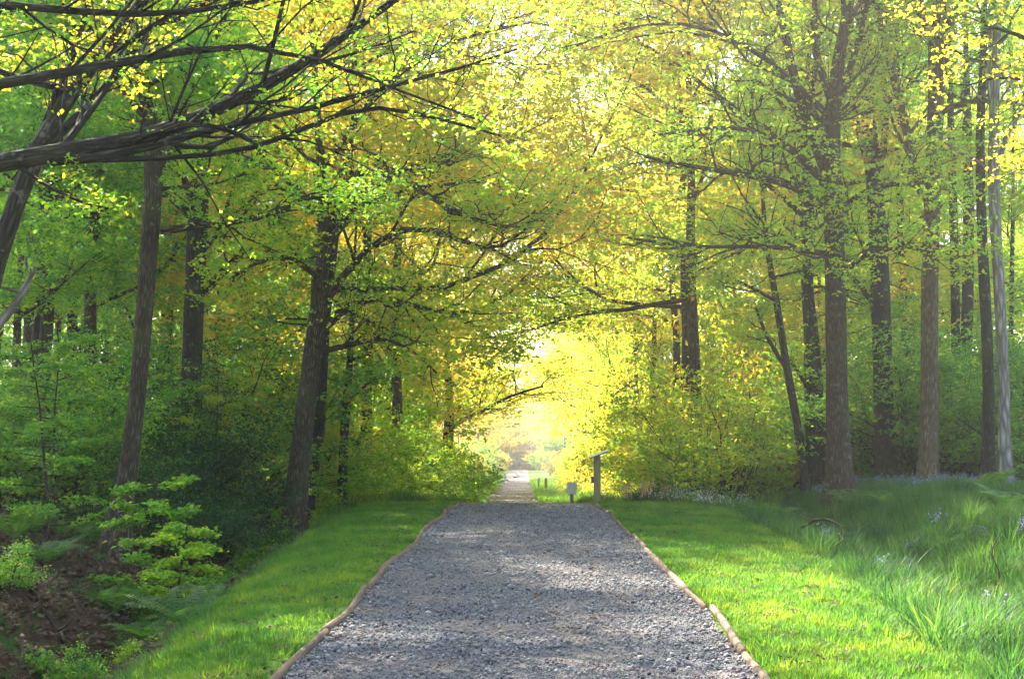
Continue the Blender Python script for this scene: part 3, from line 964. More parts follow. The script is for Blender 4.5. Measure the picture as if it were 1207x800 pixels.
HZ, HZ2 = (sh_hazel[0], 'hazel_bush'), (sh_hazel[1], 'hazel_bush')
RD, RD2 = (sh_round[0], 'leafy_bush'), (sh_round[1], 'leafy_bush')
HO, HO2 = (sh_holly[0], 'holly_bush'), (sh_holly[1], 'holly_bush')
LO, LO2 = (sh_low[0], 'low_bush'), (sh_low[1], 'low_bush')
shrub_row([
    (848, 44, HZ, 'yellow', 1.0, 'many-stemmed bright yellow hazel thicket behind the bluebell patch', None),
    (905, 48, HZ2, 'yellow', 1.05, 'bright yellow hazel filling the gap left of the furrowed oak', None),
    (822, 52, HZ2, 'yellow', .9, 'hazy yellow hazel right of the lectern sign', None),
    (812, 60, HZ, 'yellow', 1.1, 'pale yellow hazel directly behind the lectern sign', None),
    (960, 54, HZ, 'fresh', 1.05, 'fresh green hazel behind the furrowed oak', None),
    (1020, 52, HZ2, 'fresh', 1.0, 'fresh green hazel between the furrowed oak and the warm brown trunk', None),
    (1075, 50, HZ, 'green', 1.0, 'green hazel behind the warm brown trunk', None),
    (1130, 48, HZ2, 'green', .95, 'green hazel between warm brown trunk and slim dark trunk', None),
    (1200, 46, HZ, 'green', 1.0, 'green hazel behind the pale grey trunk at the right edge', None),
    (1250, 41, HZ2, 'green', 1.0, 'green hazel just off the right edge', None),
    (768, 39, (sh_low[0], 'low_bush'), 'dark', .62, 'small dark-leaved shrub beside the path right of the lectern sign', None),
    (790, 43, LO, 'fresh', 1.0, 'low fresh green bush behind the small dark shrub', None),
    # left
    (300, 42, HZ, 'yellow', 1.0, 'yellow-green hazel filling the gap left of the stout oak', None),
    (262, 40, HZ2, 'fresh', .9, 'fresh green hazel above the dark holly on the left', None),
    (420, 52, HZ2, 'fresh', .8, 'fresh green bush right of the slim ivy-clad stem', None),
    (455, 58, HZ, 'fresh', .85, 'dense green bush on the left verge edge before the dark far oak', None),
    (482, 70, RD2, 'green', 1.5, 'dark green bush left of the dark far oak', None),
    (500, 84, RD, 'fresh', 1.5, 'green bush at the foot of the dark far oak', None),
    (385, 44, RD2, 'fresh', 1.0, 'green bush between stout oak and slim ivy-clad stem', None),
    (430, 43, LO2, 'yellow', 1.1, 'low yellow-green bush on the left verge edge by the crest', None),
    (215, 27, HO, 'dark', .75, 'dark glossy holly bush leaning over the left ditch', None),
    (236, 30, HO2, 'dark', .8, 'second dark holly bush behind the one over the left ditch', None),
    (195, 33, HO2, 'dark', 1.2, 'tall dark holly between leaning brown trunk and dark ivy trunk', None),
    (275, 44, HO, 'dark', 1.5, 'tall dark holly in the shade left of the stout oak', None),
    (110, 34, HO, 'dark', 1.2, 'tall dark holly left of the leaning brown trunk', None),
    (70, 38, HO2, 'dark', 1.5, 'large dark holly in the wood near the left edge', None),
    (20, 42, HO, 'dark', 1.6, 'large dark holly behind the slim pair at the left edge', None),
    (70, 30, HZ, 'green', .75, 'green hazel just left of the leaning brown trunk', None),
    (45, 36, HZ2, 'green', .9, 'green hazel behind the slim pair at the left edge', None),
    (0, 29, HZ, 'green', .8, 'green hazel at the extreme left edge', None),
    (150, 36, HZ2, 'green', .9, 'green hazel behind the leaning brown trunk', None),
    (345, 48, HZ, 'fresh', 1.0, 'fresh green hazel behind the stout oak trunk', None),
    (292, 32, LO, 'green', 1.1, 'low green bush on the ditch bank left of the stout oak', None),
    (320, 33.5, LO2, 'fresh', .9, 'low bright bush at the left foot of the stout oak', None),
    (372, 37, LO, 'fresh', .8, 'low green bush at the right foot of the stout oak', None),
])
for j, (px, d, lf, lab) in enumerate([(408, 36, 'green', 'dark low bush at the lip of the left verge below the stout oak'), (378, 31, 'green', 'shaded low bush hiding the ditch right of the stout oak'), (330, 27.5, 'green', 'shaded low bush in the ditch before the stout oak'),
                           (300, 24.5, 'green', 'low leafy bush in the ditch right of the dark holly'), (262, 21.5, 'green', 'low leafy bush in the ditch below the dark holly'), (215, 18.5, 'fresh', 'small leafy bush in the ditch bottom beside the verge'),
                           (60, 18.5, 'green', 'low bush among dead leaves on the mossy bank'), (130, 16.5, 'green', 'low bush in the dark hollow at lower left')]):
    x = (px - VPX) / F_PX * d - .6
    place_shrub(*(LO, LO2)[j % 2], x, d, rng.uniform(0, 6), M[lf], lab, 'bush', None, .7 if j < 5 else .5)
for j, (x, y, sc) in enumerate([(-9.5, 262, 1.3), (-7.2, 284, .9), (-10, 300, 1.9), (-5.5, 316, 1.2), (-3.2, 322, .8), (-1.2, 330, 1.5), (1.4, 326, .9), (3.2, 314, 1.7), (6.5, 290, 1.0), (8.2, 272, 1.6), (9.5, 306, 2.1), (-7, 332, 2.2), (5.2, 334, 2.3), (0, 340, 2.4)]):
    place_shrub(FAR, 'distant_bush', x, y, rng.uniform(0, 6), M['gold' if j % 3 else 'fresh'], 'palest bush under the trees at the far end of the path', 'bush', 'bushes closing the far end of the path', sc)
for j, (px, d) in enumerate([(875, 66), (838, 76), (812, 88), (790, 99), (770, 112), (900, 72), (880, 84), (930, 80), (850, 94), (415, 80), (435, 92), (390, 70), (450, 100), (360, 84)]):
    x = (px - VPX) / F_PX * d
    w = 'right' if px > 620 else 'left'
    place_shrub(*(HZ, HZ2)[j % 2], x, d, rng.uniform(0, 6), M['yellow' if w == 'right' else 'fresh'], f'tall pale bush closing the view under the crowns beyond the crest on the {w}', 'bush', f'tall pale bushes beyond the crest on the {w}', 1.55, 2.35)
# rows of bushes closing the sides beyond the crest
for s in (-1, 1):
    y = 50.0
    i = 0
    while y < 330:
        for lane in range(3 if y < 130 else 1):
            xo = s * (6.3 + (1.9 if s > 0 else .5) + (1.6 if s > 0 and 58 < y < 105 else 0) + (2.0 if 150 < y < 260 else 0) + lane * 4.5 + rng.uniform(-.6, 1.2)) + float(centre(y))
            if lane and y > 130: continue
            kd = (HZ, RD, HZ2, RD2)[(i + lane) % 4]
            yy = y + rng.uniform(-1, 1)
            lf, cn = (('gold', 'golden'), ('yellow', 'yellow-green'), ('yellow', 'yellow-green'))[i % 3] if s > 0 or y > 100 else (('fresh', 'fresh green'), ('green', 'mid green'), ('yellow', 'yellow-green'))[(i + lane) % 3]
            w = 'left' if s < 0 else 'right'
            place_shrub(*kd, xo, yy, rng.uniform(0, 6.28), M[lf], f'{cn} {"tall" if kd[1] == "hazel_bush" else "rounded"} bush {("nearest the path", "second back", "third back")[lane]} on the {w}, {("just", "a little way", "some way", "well", "far", "very far", "hazily far", "hazily far", "faintest")[int(min((y - 50) // 13, 8))]} beyond the crest', 'bush', f'{cn} bushes beyond the crest on the {w}', rng.uniform(.9, 1.3) * (1.35 if kd[1] == 'leafy_bush' else 1))
            i += 1
        y += 5.0 if y < 130 else 9
for s, n, x0 in ((-1, 34, 10), (1, 30, 12)):
    for j in range(n):
        yy = 42 + 66 * ((j + rng.uniform(0, 1)) / n)
        xx = s * (x0 + (max(16, .4 * yy) - x0) * ((j * .618) % 1))
        kd = (HZ, HO, HZ2, HO2)[j % 4] if s < 0 else (HZ, HZ2)[j % 2]
        lf, cn = (('dark', 'dark holly') if kd[1] == 'holly_bush' else (('green', 'mid green hazel'), ('fresh', 'fresh green hazel'))[j // 2 % 2])
        w = 'left' if s < 0 else 'right'
        place_shrub(*kd, xx, yy, rng.uniform(0, 6.28), M[lf], f'{cn} undergrowth {where(xx, yy)}', 'bush', f'{cn} bushes in the wood on the {w}', rng.uniform(1.0, 1.4) * (1.3 if lf == 'dark' else 1))

# ------------------------------------------------------------------ young beech with layered bright leaves over the left ditch
def sapling(seed, px, d, h, sprays, label, leaf, side=0.0):
    rg = np.random.default_rng(seed)
    x = (px - VPX) / F_PX * d
    base = np.array([x, d, hz(x, d)])
    tp, tr = bend((0, 0, -.1), (side, 0, 1), h, .035, 8, rg, .06, .1, .01)
    br, an = [], []
    for i in range(sprays):
        t = .12 + .85 * i / sprays
        q = t * 7
        a = min(int(q), 6)
        p = tp[a] + (tp[a + 1] - tp[a]) * (q - a)
        az = i * 2.4 + rg.uniform(-.4, .4)
        ln = h * .36 * (1.1 - .6 * t) * rg.uniform(.7, 1.2)
        bp, b_r = bend(p, (math.cos(az), math.sin(az), .15), ln, .012, 7, rg, .12, -.03, .004)
        br.append((bp, b_r))
        for kx in range(2, 7):
            for sg in (-1, 1):
                sd = unit(np.cross(bp[kx] - bp[kx - 1], (0, 0, 1)) * sg + (bp[kx] - bp[kx - 1]) / np.linalg.norm(bp[kx] - bp[kx - 1]) * .7)
                cp, c_r = bend(bp[kx], sd, ln * .32 * (1.2 - kx / 8), .006, 4, rg, .12, -.03, .003)
                br.append((cp, c_r))
                an += [cp[-1], cp[-2], cp[-3]]
    V, F = tubes([(tp, tr)] + br, lambda r: 4 if r < .02 else 6)
    Vl, Fl, var = leaves(np.array(an), 6, rg, .08, .4, .085, tilt=.42, clump=.25, sub=1)
    e = empty('beech_sapling', tuple(base))
    link('stem', mesh('stem', V, F, [M['bark']], None, True), e)
    link('foliage', mesh('foliage', Vl, Fl, [M[leaf]], {'var': ('FACE', var)}), e)
    tag(e, label, 'sapling')


sapling(301, 200, 22, 2.5, 18, 'bright green layered beech sapling just right of the leaning brown trunk', 'green', .02)
sapling(302, 212, 21, 1.7, 14, 'small bright beech sapling hanging over the ditch right of the trunk base', 'fresh')
sapling(303, 60, 25, 3.6, 18, 'tall green beech sapling near the left edge above the ferns', 'green')
sapling(304, 70, 28, 4.2, 18, 'green beech sapling behind and left of the leaning brown trunk', 'fresh')
sapling(305, 250, 34, 3.6, 18, 'yellow-green beech sapling left of the stout oak', 'yellow')

# ------------------------------------------------------------------ ferns
def fern_mesh(seed, nf, ln):
    rg = np.random.default_rng(seed)
    Vs, n = [], 0
    for i in range(nf):
        az = i * 6.283 / nf + rg.uniform(-.25, .25)
        l = ln * rg.uniform(.75, 1.15)
        m = 20
        t = np.linspace(0, 1, m)
        el = 1.25 - 1.7 * t * rg.uniform(.8, 1.1)
        r = np.cumsum(np.cos(el)) * l / m
        z = np.cumsum(np.sin(el)) * l / m
        c, s = math.cos(az), math.sin(az)
        P_ = np.stack([r * c, r * s, z], 1)
        tan = unit(np.gradient(P_, axis=0))
        sd = np.array([-s, c, 0.])
        wd = l * .26 * np.sin(np.clip(t * 1.02 + .06, 0, 1) * math.pi) ** .8 + .006
        for j in range(2, m):
            for sg in (-1, 1):
                tip = P_[j] + sd * sg * wd[j] + tan[j] * wd[j] * .35 - np.array([0, 0, wd[j] * .2])
                hw = tan[j] * l / m * .42
                mid = (P_[j] * .45 + tip * .55)
                Vs += [P_[j], mid - hw, tip, mid + hw]
        for j in range(0, m - 1):
            w_ = sd * .006
            Vs += [P_[j] - w_, P_[j] + w_, P_[j + 1] + w_, P_[j + 1] - w_]
    V = np.array(Vs)
    return mesh('fronds', V, np.arange(len(V)).reshape(-1, 4), [M['fern']], {'var': ('FACE', rg.uniform(.1, .8, len(V) // 4))})


fm = [fern_mesh(401, 11, .8), fern_mesh(402, 9, .65), fern_mesh(403, 13, .95)]
fern_spots = [(45, 27, 'fern under the slim pair at the left edge'), (75, 26, 'fern left of the leaf-littered bank'), (20, 25, 'fern at the left edge above the mossy bank'),
              (110, 25, 'fern just left of the leaning trunk base'), (215, 20.5, 'fern in the ditch below the dark holly'), (190, 19.5, 'large fern in the left ditch bottom'),
              (240, 23, 'fern on the ditch side right of the holly'), (165, 19, 'fern left of the ditch bottom under the sapling'), (305, 30, 'fern beside the low bush left of the stout oak'),
              (255, 26, 'fern on the ditch edge midway to the stout oak'), (330, 32, 'fern at the foot of the stout oak'), (140, 21, 'fern below the leaning trunk base'), (1000, 33, 'fern at the right foot of the furrowed oak'),
               (1040, 31, 'fern in the dip below the dark thick trunk'), (905, 31, 'fern behind the sunlit grass on the right'),
              (1180, 25, 'fern near the right edge below the pale grey trunk'), (880, 33, 'fern in the long grass left of the furrowed oak'), (1165, 30, 'fern at the foot of the slim dark trunk'), (60, 22, 'fern on the mossy bank at lower left'), (270, 22, 'fern hanging over the left verge edge'), (225, 17.5, 'fern at the bottom of the ditch nearest the verge')]
for i, (px, d, lab) in enumerate(fern_spots):
    x = (px - VPX) / F_PX * d
    o = link('fern', fm[i % 3])
    o.location = (x, d, hz(x, d) - .02)
    o.rotation_euler = (rng.uniform(-.15, .15), rng.uniform(-.15, .15), rng.uniform(0, 6))
    tag(o, lab, 'fern', 'ferns in the wood')

# ------------------------------------------------------------------ scattered stuff (geometry nodes)
def source(name, meshes):
    c = bpy.data.collections.new(name)
    for i, m in enumerate(meshes):
        c.objects.link(bpy.data.objects.new(f'{name}_{chr(97 + i)}', m))
    return c


def scatter(name, coll, n_src, pts, scl, rot, label, cat):
    me = mesh(name, pts, [np.zeros((0, 4), np.int32)][:0] or [np.zeros((0, 3), np.int32)], [], None) if False else bpy.data.meshes.new(name)
    me.vertices.add(len(pts))
    me.vertices.foreach_set('co', np.asarray(pts, np.float32).ravel())
    me.attributes.new('scl', 'FLOAT', 'POINT').data.foreach_set('value', np.asarray(scl, np.float32))
    me.attributes.new('rot', 'FLOAT_VECTOR', 'POINT').data.foreach_set('vector', np.asarray(rot, np.float32).ravel())
    me.attributes.new('pick', 'INT', 'POINT').data.foreach_set('value', np.random.default_rng(len(pts)).integers(0, n_src, len(pts)).astype(np.int32))
    o = link(name, me)
    ng = bpy.data.node_groups.new(name, 'GeometryNodeTree')
    ng.interface.new_socket('Geometry', in_out='INPUT', socket_type='NodeSocketGeometry')
    ng.interface.new_socket('Geometry', in_out='OUTPUT', socket_type='NodeSocketGeometry')
    gi, go = ng.nodes.new('NodeGroupInput'), ng.nodes.new('NodeGroupOutput')
    ci = ng.nodes.new('GeometryNodeCollectionInfo')
    ci.inputs['Collection'].default_value = coll
    ci.inputs['Separate Children'].default_value = True
    ci.inputs['Reset Children'].default_value = True
    ip = ng.nodes.new('GeometryNodeInstanceOnPoints')
    ip.inputs['Pick Instance'].default_value = True
    L = ng.links.new
    L(gi.outputs[0], ip.inputs['Points'])
    L(ci.outputs[0], ip.inputs['Instance'])
    for nm, typ, sock in (('scl', 'FLOAT', 'Scale'), ('rot', 'FLOAT_VECTOR', 'Rotation'), ('pick', 'INT', 'Instance Index')):
        a = ng.nodes.new('GeometryNodeInputNamedAttribute')
        a.data_type = typ
        a.inputs['Name'].default_value = nm
        L(a.outputs['Attribute'], ip.inputs[sock])
    L(ip.outputs[0], go.inputs[0])
    md = o.modifiers.new('scatter', 'NODES')
    md.node_group = ng
    tag(o, label, cat, kind='stuff')
    return o


def tuft(seed, n, h, rad, lean, w, seg=3):
    rg = np.random.default_rng(seed)
    Vs, Fs = [], []
    for i in range(n):
        a = rg.uniform(0, 6.283)
        r = rad * math.sqrt(rg.uniform())
        p = np.array([math.cos(a) * r, math.sin(a) * r, -.01])
        az = a + rg.uniform(-1, 1)
        d = np.array([math.cos(az), math.sin(az), 0])
        sd = np.array([-d[1], d[0], 0]) * w * rg.uniform(.7, 1.2) / 2
        hh = h * rg.uniform(.45, 1.15)
        le = lean * rg.uniform(.2, 1.3)
        b = len(Vs)
        for k in range(seg + 1):
            t = k / seg
            c = p + d * hh * le * t * t + np.array([0, 0, hh * t * (1 - .25 * le * t)])
            ww = sd * (1 - t ** 1.6 * .92)
            Vs += [c - ww, c + ww]
        for k in range(seg):
            Fs.append([b + 2 * k, b + 2 * k + 1, b + 2 * k + 3, b + 2 * k + 2])
    return mesh('tuft', np.array(Vs), np.array(Fs), [M['grass']], {'var': ('FACE', np.repeat(rg.uniform(0, 1, n), seg))})


def with_mat(me, m):
    me.materials[0] = m
    return me


rg = np.random.default_rng(55)


def spots(n, x0, x1, y0, y1, keep, pw=1.0):
    yy = y0 + (y1 - y0) * rg.uniform(0, 1, n) ** pw
    xx = rg.uniform(x0, x1, n)
    k = keep(xx, yy)
    return xx[k], yy[k]


def pack(xx, yy, dz=0.0):
    return np.stack([xx, yy, H(xx, yy) + dz], 1)


def rots(n, t=.15):
    return np.stack([rg.normal(size=n) * t, rg.normal(size=n) * t, rg.uniform(0, 6.283, n)], 1)


short = source('grass_tuft', [tuft(500 + i, 22, .08, .06, .7, .0075) for i in range(4)])
tall = source('tall_tuft', [with_mat(tuft(510 + i, 30, .38, .11, .7, .010, 4), M['tall']) for i in range(4)])
mid = source('mid_tuft', [tuft(520 + i, 26, .2, .1, .7, .012, 3) for i in range(3)])


def on_verge(x, y):
    a = x - centre(y)
    n_ = wave(x, y, 4.0, .5)
    bare = (np.abs(a) < HALF + .35 + .25 * n_) & (rg.uniform(0, 1, len(x)) < .75) & (a < 0)
    return (np.abs(a) > HALF + .055) & (a > -eL(y) - .15 + .3 * n_) & (a < eR(y) + .3) & ~bare & ~((wave(x, y, 3.3, 5.) < -.72) & (rg.uniform(0, 1, len(x)) < .8))


xx, yy = spots(125000, -5.6, 5.6, 7.5, 40, on_verge, 1.35)
s_ = (.55 + .55 * (.5 + .5 * wave(xx, yy, 2.2, 3.)) ** 1.3 + .35 * (wave(xx, yy, 7., 1.) > .3)) * rg.uniform(.6, 1.3, len(xx)) * (1 + .35 * smooth(HALF + .6, HALF + 2.4, np.abs(xx)))
scatter('verge_grass', short, 4, pack(xx, yy), s_, rots(len(xx)), 'short bright green mown grass covering both verges of the path', 'grass')
xx, yy = spots(26000, -7, 9, 40, 170, lambda x, y: (np.abs(x - centre(y)) > HALF + .15) & (np.abs(x - centre(y)) < 7.5), 1.1)
scatter('far_grass', mid, 3, pack(xx, yy), rg.uniform(.5, 1.7, len(xx)) * (1 + .005 * yy) * (1 + .8 * smooth(2.6, 4.5, np.abs(xx))), rots(len(xx)), 'sunlit grass on both sides of the path beyond the crest', 'grass')


def meadow(x, y):
    a = x - centre(y)
    return ((a > eR(y) - .1) & (rg.uniform(0, 1, len(x)) < np.where(a < eR(y) + 6, 1.0, .45)))


xx, yy = spots(26000, 3.0, 16, 8, 52, meadow, 1.1)
s_ = rg.uniform(.45, 1.2, len(xx)) * (.75 + .6 * wave(xx, yy, 2.1, 4.)) * (1 - .35 * smooth(7, 12, xx))
scatter('meadow_grass', tall, 4, pack(xx, yy), np.clip(s_ * 1.2, .35, 1.5), rots(len(xx)), 'long lush blue-green grass between the right verge and the trunks', 'grass')


def leftedge(x, y):
    e = -(x - centre(y))
    w_ = wave(x, y, 1.1, 6.)
    return (e > eL(y) + .1) & ((e < eL(y) + 1.4) | (w_ > -.05)) & (rg.uniform(0, 1, len(x)) < .8)


xx, yy = spots(11000, -14, -2.6, 8, 46, leftedge, 1.1)
scatter('ditch_grass', tall, 4, pack(xx, yy), rg.uniform(.2, .55, len(xx)), rots(len(xx), .25), 'patchy long grass hanging over the dark left ditch', 'grass')

# gravel
def stone(seed):
    rg2 = np.random.default_rng(seed)
    t = (1 + 5 ** .5) / 2
    v = np.array([(-1, t, 0), (1, t, 0), (-1, -t, 0), (1, -t, 0), (0, -1, t), (0, 1, t), (0, -1, -t), (0, 1, -t), (t, 0, -1), (t, 0, 1), (-t, 0, -1), (-t, 0, 1)], float) / 1.9
    f = np.array([(0, 11, 5), (0, 5, 1), (0, 1, 7), (0, 7, 10), (0, 10, 11), (1, 5, 9), (5, 11, 4), (11, 10, 2), (10, 7, 6), (7, 1, 8), (3, 9, 4), (3, 4, 2), (3, 2, 6), (3, 6, 8), (3, 8, 9), (4, 9, 5), (2, 4, 11), (6, 2, 10), (8, 6, 7), (9, 8, 1)])
    v = v * rg2.uniform(.65, 1.25, (12, 1)) * np.array([1.0, rg2.uniform(.6, .9), rg2.uniform(.4, .65)]) * .5
    return mesh('stone', v, f, [M['stone']])


stones = source('gravel_stone', [stone(600 + i) for i in range(6)])
yy = 7.8 + (38.0 - 7.8) * rg.uniform(0, 1, 105000) ** 1.25
u_ = rg.uniform(-1, 1, len(yy))
xx = np.where(u_ < 0, u_ * -edge(yy, -1), u_ * edge(yy, 1))
z_ = prof(yy) + .012 + .012 * np.cos(xx / HALF * 1.57)
s_ = np.exp(rg.normal(size=len(yy)) * .48) * .0155 * (1 + .2 * (np.abs(u_) > .86))
dens = wave(xx, yy, 2.4, 2.) + rg.normal(size=len(yy)) * .5
s_ = np.where(dens < -.55, s_ * .55, s_)
scatter('path_gravel', stones, 6, np.stack([xx, yy, z_ - .004 + s_ * .1], 1), s_, rg.uniform(-.5, .5, (len(yy), 3)) + np.array([0, 0, 1]) * rg.uniform(0, 6, (len(yy), 1)), 'loose blue-grey crushed stone covering the path', 'gravel')

yf = rg.uniform(88, 170, 16000)
uf = rg.uniform(-1, 1, len(yf))
xf = np.where(uf < 0, uf * -1, uf) * 0 + centre(yf) + uf * HALF
scatter('far_gravel', stones, 6, np.stack([xf, yf, np.maximum(H(xf, yf), prof(yf)) + .075], 1), np.exp(rg.normal(size=len(yf)) * .4) * .045, rg.uniform(-.5, .5, (len(yf), 3)), 'grey crushed stone on the far stretch of the path', 'gravel')

# dead leaves
dl = []
for i in range(3):
    r3 = np.random.default_rng(700 + i)
    V, F, var = leaves(np.zeros((1, 3)), 9, r3, .10, .1, .09, tilt=.6)
    V[:, 2] = np.abs(V[:, 2]) + .008
    dl.append(mesh('dead_leaf', V, F, [M['litter']], {'var': ('FACE', var)}))
dlc = source('dead_leaf', dl)
xx, yy = spots(26000, -16, -3.2, 9, 50, lambda x, y: (-x > eL(y) + .6), 1.1)
scatter('leaf_litter', dlc, 3, pack(xx, yy), rg.uniform(.6, 1.3, len(xx)), rots(len(xx)), 'brown dead leaves covering the ditch bank and woodland floor on the left', 'leaf litter')
xx, yy = spots(900, -2.4, 2.3, 8, 36, lambda x, y: (np.abs(x) > HALF + .02) & (np.abs(x) < HALF + .5), 1.1)
scatter('verge_litter', dlc, 3, pack(xx, yy), rg.uniform(.25, .6, len(xx)), rots(len(xx)), 'brown leaf scraps and bark lying along the log edging', 'leaf litter')

yy = rg.uniform(8, 34, 230)
xx = rg.uniform(-1.5, 1.5, 230)
xv, yv = spots(1500, -3.6, 4.6, 8, 36, lambda x, y: (np.abs(x) > HALF + .2) & (x > -eL(y)), 1.1)
scatter('verge_dead_leaves', dlc, 3, pack(xv, yv, .035), rg.uniform(.2, .5, len(xv)), rots(len(xv)), 'scattered dead leaves caught in the mown grass of the verges', 'leaf litter')
scatter('path_litter', dlc, 3, np.stack([xx, yy, prof(yy) + .03], 1), rg.uniform(.18, .4, 230), rots(230), 'a few small brown leaf scraps lying on the gravel', 'leaf litter')

# bluebells, white flowers
def flower(seed, mat, h, nb, droop, sz):
    r3 = np.random.default_rng(seed)
    br, an = [], []
    for i in range(5):
        a = r3.uniform(0, 6.28)
        bp, b_r = bend((math.cos(a) * .07, math.sin(a) * .07, 0), (math.cos(a) * .2, math.sin(a) * .2, 1), h * r3.uniform(.7, 1.1), .004, 5, r3, .08, -.1, .003)
        br.append((bp, b_r))
        for k in range(nb):
            an.append(bp[2] + (bp[4] - bp[2]) * k / nb + r3.normal(size=3) * .018)
    V, F = tubes(br, lambda r: 3)
    Vl, Fl, var = leaves(np.array(an), 3, r3, .012, 1, sz, tilt=1.2)
    return mesh('flower', np.concatenate([V, Vl]), np.concatenate([F, Fl + len(V)]), [M['tall'], mat],
                {'var': ('FACE', np.concatenate([np.full(len(F), .5), var]))}, mi=np.concatenate([np.zeros(len(F)), np.ones(len(Fl))]))


bbc = source('bluebell', [flower(800 + i, M['blue'], .36, 5, 1, .028) for i in range(3)])
wfc = source('white_flower', [flower(810 + i, M['white'], .4, 4, 1, .018) for i in range(2)])
pts = []
for (px, d, n, sx, sy) in [(875, 36, 26, .5, 1.2), (1110, 35, 32, 1.2, 1.8), (985, 27, 7, .5, .8), (1050, 22, 3, .6, 1.4), (1170, 20.5, 5, .9, 2.2), (1195, 17, 2, .3, 1.0), (1150, 33, 20, .8, 1.5), (1010, 39, 20, 1.2, 1.5)]:
    x = (px - VPX) / F_PX * d
    pts.append(np.stack([x + rg.normal(size=n) * sx, d + rg.normal(size=n) * sy], 1))
pts = np.concatenate(pts)
scatter('bluebells', bbc, 3, pack(pts[:, 0], pts[:, 1], .02), rg.uniform(.8, 1.3, len(pts)), rots(len(pts), .1), 'violet bluebells flowering in drifts in the long grass on the right', 'bluebells')
pts = []
for (px, d, n, sx, sy) in [(835, 36, 40, .9, 2.0), (870, 33, 14, .5, 1.2)]:
    x = (px - VPX) / F_PX * d
    pts.append(np.stack([x + rg.normal(size=n) * sx, d + rg.normal(size=n) * sy], 1))
pts = np.concatenate(pts)
scatter('white_flowers', wfc, 2, pack(pts[:, 0], pts[:, 1], .02), rg.uniform(.8, 1.4, len(pts)), rots(len(pts), .1), 'pale white and cream flower heads in the sunlit grass below the hazel', 'wild flowers')

# ------------------------------------------------------------------ log edging of the path
def log_mesh(seed, ln, r):
    r3 = np.random.default_rng(seed)
    n, s = 7, 9
    V, F = [], []
    ox = np.cumsum(r3.normal(size=n) * .008)
    for i in range(n):
        for k in range(s):
            a = 2 * math.pi * k / s
            rr = r * (1 + r3.normal() * .05) * (1 - .1 * i / n)
            V.append((ox[i] + math.cos(a) * rr, (i / (n - 1) - .5) * ln, math.sin(a) * rr))
    for i in range(n - 1):
        for k in range(s):
            F.append((i * s + k, i * s + (k + 1) % s, (i + 1) * s + (k + 1) % s, (i + 1) * s + k))
    b = len(V)
    V += [(ox[0], -.5 * ln, 0), (ox[-1], .5 * ln, 0)]
    T3 = []
    for k in range(s):
        T3.append((b, (k + 1) % s, k))
        T3.append((b + 1, (n - 1) * s + k, (n - 1) * s + (k + 1) % s))
    return mesh('log', np.array(V), [np.array(F), np.array(T3)], [M['log'], M['logend']], None, False, np.concatenate([np.zeros(len(F)), np.ones(len(T3))]))


logs = [log_mesh(900 + i, 1.0, .04) for i in range(4)]
for s, w in ((-1, 'left'), (1, 'right')):
    e = empty('log_edging', (s * HALF, 8, hz(s * HALF, 8)))
    tag(e, f'line of weathered brown logs edging the {w} side of the path', 'log edging', 'log edging of the path')
    y = 7.6
    j = 0
    while y < 150:
        if 44 < y < 86:
            y = 86
        ln = rng.uniform(1.2, 2.6)
        xa, xb = float(edge(y, s)), float(edge(y + ln, s))
        dx = rng.uniform(-.035, .035)
        za, zb = float(prof(y)), float(prof(y + ln))
        o = link('log', logs[j % 4], e)
        o.location = ((xa + xb) / 2 + dx - s * HALF, y + ln / 2 - 8, (za + zb) / 2 + .014 + rng.uniform(-.006, .012) - e.location.z)
        o.rotation_euler = (math.atan2(zb - za, ln) + rng.uniform(-.006, .006), 0, -math.atan2(xb - xa, ln) + rng.uniform(-.022, .022))
        k = rng.uniform(.7, 1.3)
        o.scale = (k * .85, ln - .02, k)
        y += ln
        j += 1

# ------------------------------------------------------------------ signs and posts
def box(name, sx, sy, sz, mat, parent, loc, rot=(0, 0, 0), bev=.008):
    import bmesh
    bm = bmesh.new()
    bmesh.ops.create_cube(bm, size=1)
    bmesh.ops.scale(bm, vec=(sx, sy, sz), verts=bm.verts)
    bmesh.ops.bevel(bm, geom=list(bm.edges), offset=bev, segments=2, affect='EDGES')
    me = bpy.data.meshes.new(name)
    bm.to_mesh(me)
    bm.free()
    me.materials.append(mat)
    o = link(name, me, parent)
    o.location = loc
    o.rotation_euler = rot
    return o


p = W(704, 590, 37.5)
e = empty('lectern_sign', (p[0], 37.5, hz(p[0], 37.5)))
tag(e, 'slanted display board on a stout timber post right of the path crest', 'sign')
lp_ = box('post', .17, .17, 1.42, M['post'], e, (0, 0, .53), bev=.012)
box('board', .52, .80, .035, M['panel'], e, (.04, 0, 1.29), (0, -.36, 0))
box('frame_bar', .50, .05, .03, M['post'], e, (.04, -.28, 1.255), (0, -.36, 0), .004)
box('frame_bar', .50, .05, .03, M['post'], e, (.04, .28, 1.255), (0, -.36, 0), .004)
box('leaflet_box', .07, .10, .16, M['black'], lp_, (-.122, -.02, .09))
box('bracket', .02, .12, .03, M['black'], lp_, (-.09, -.02, .23), bev=.003)
p = W(674, 590, 47)
e = empty('marker_sign', (p[0], 47, hz(p[0], 47)))
tag(e, 'small low sign with a pale square face just left of the slanted board', 'sign')
h0 = 1.52 - (577 - 537) / F_PX * 47 - e.location.z
box('post', .11, .11, h0, M['post'], e, (0, 0, h0 / 2 - .1))
box('sign_face', .30, .03, .38, M['pale'], e, (0, -.07, h0 + .06))
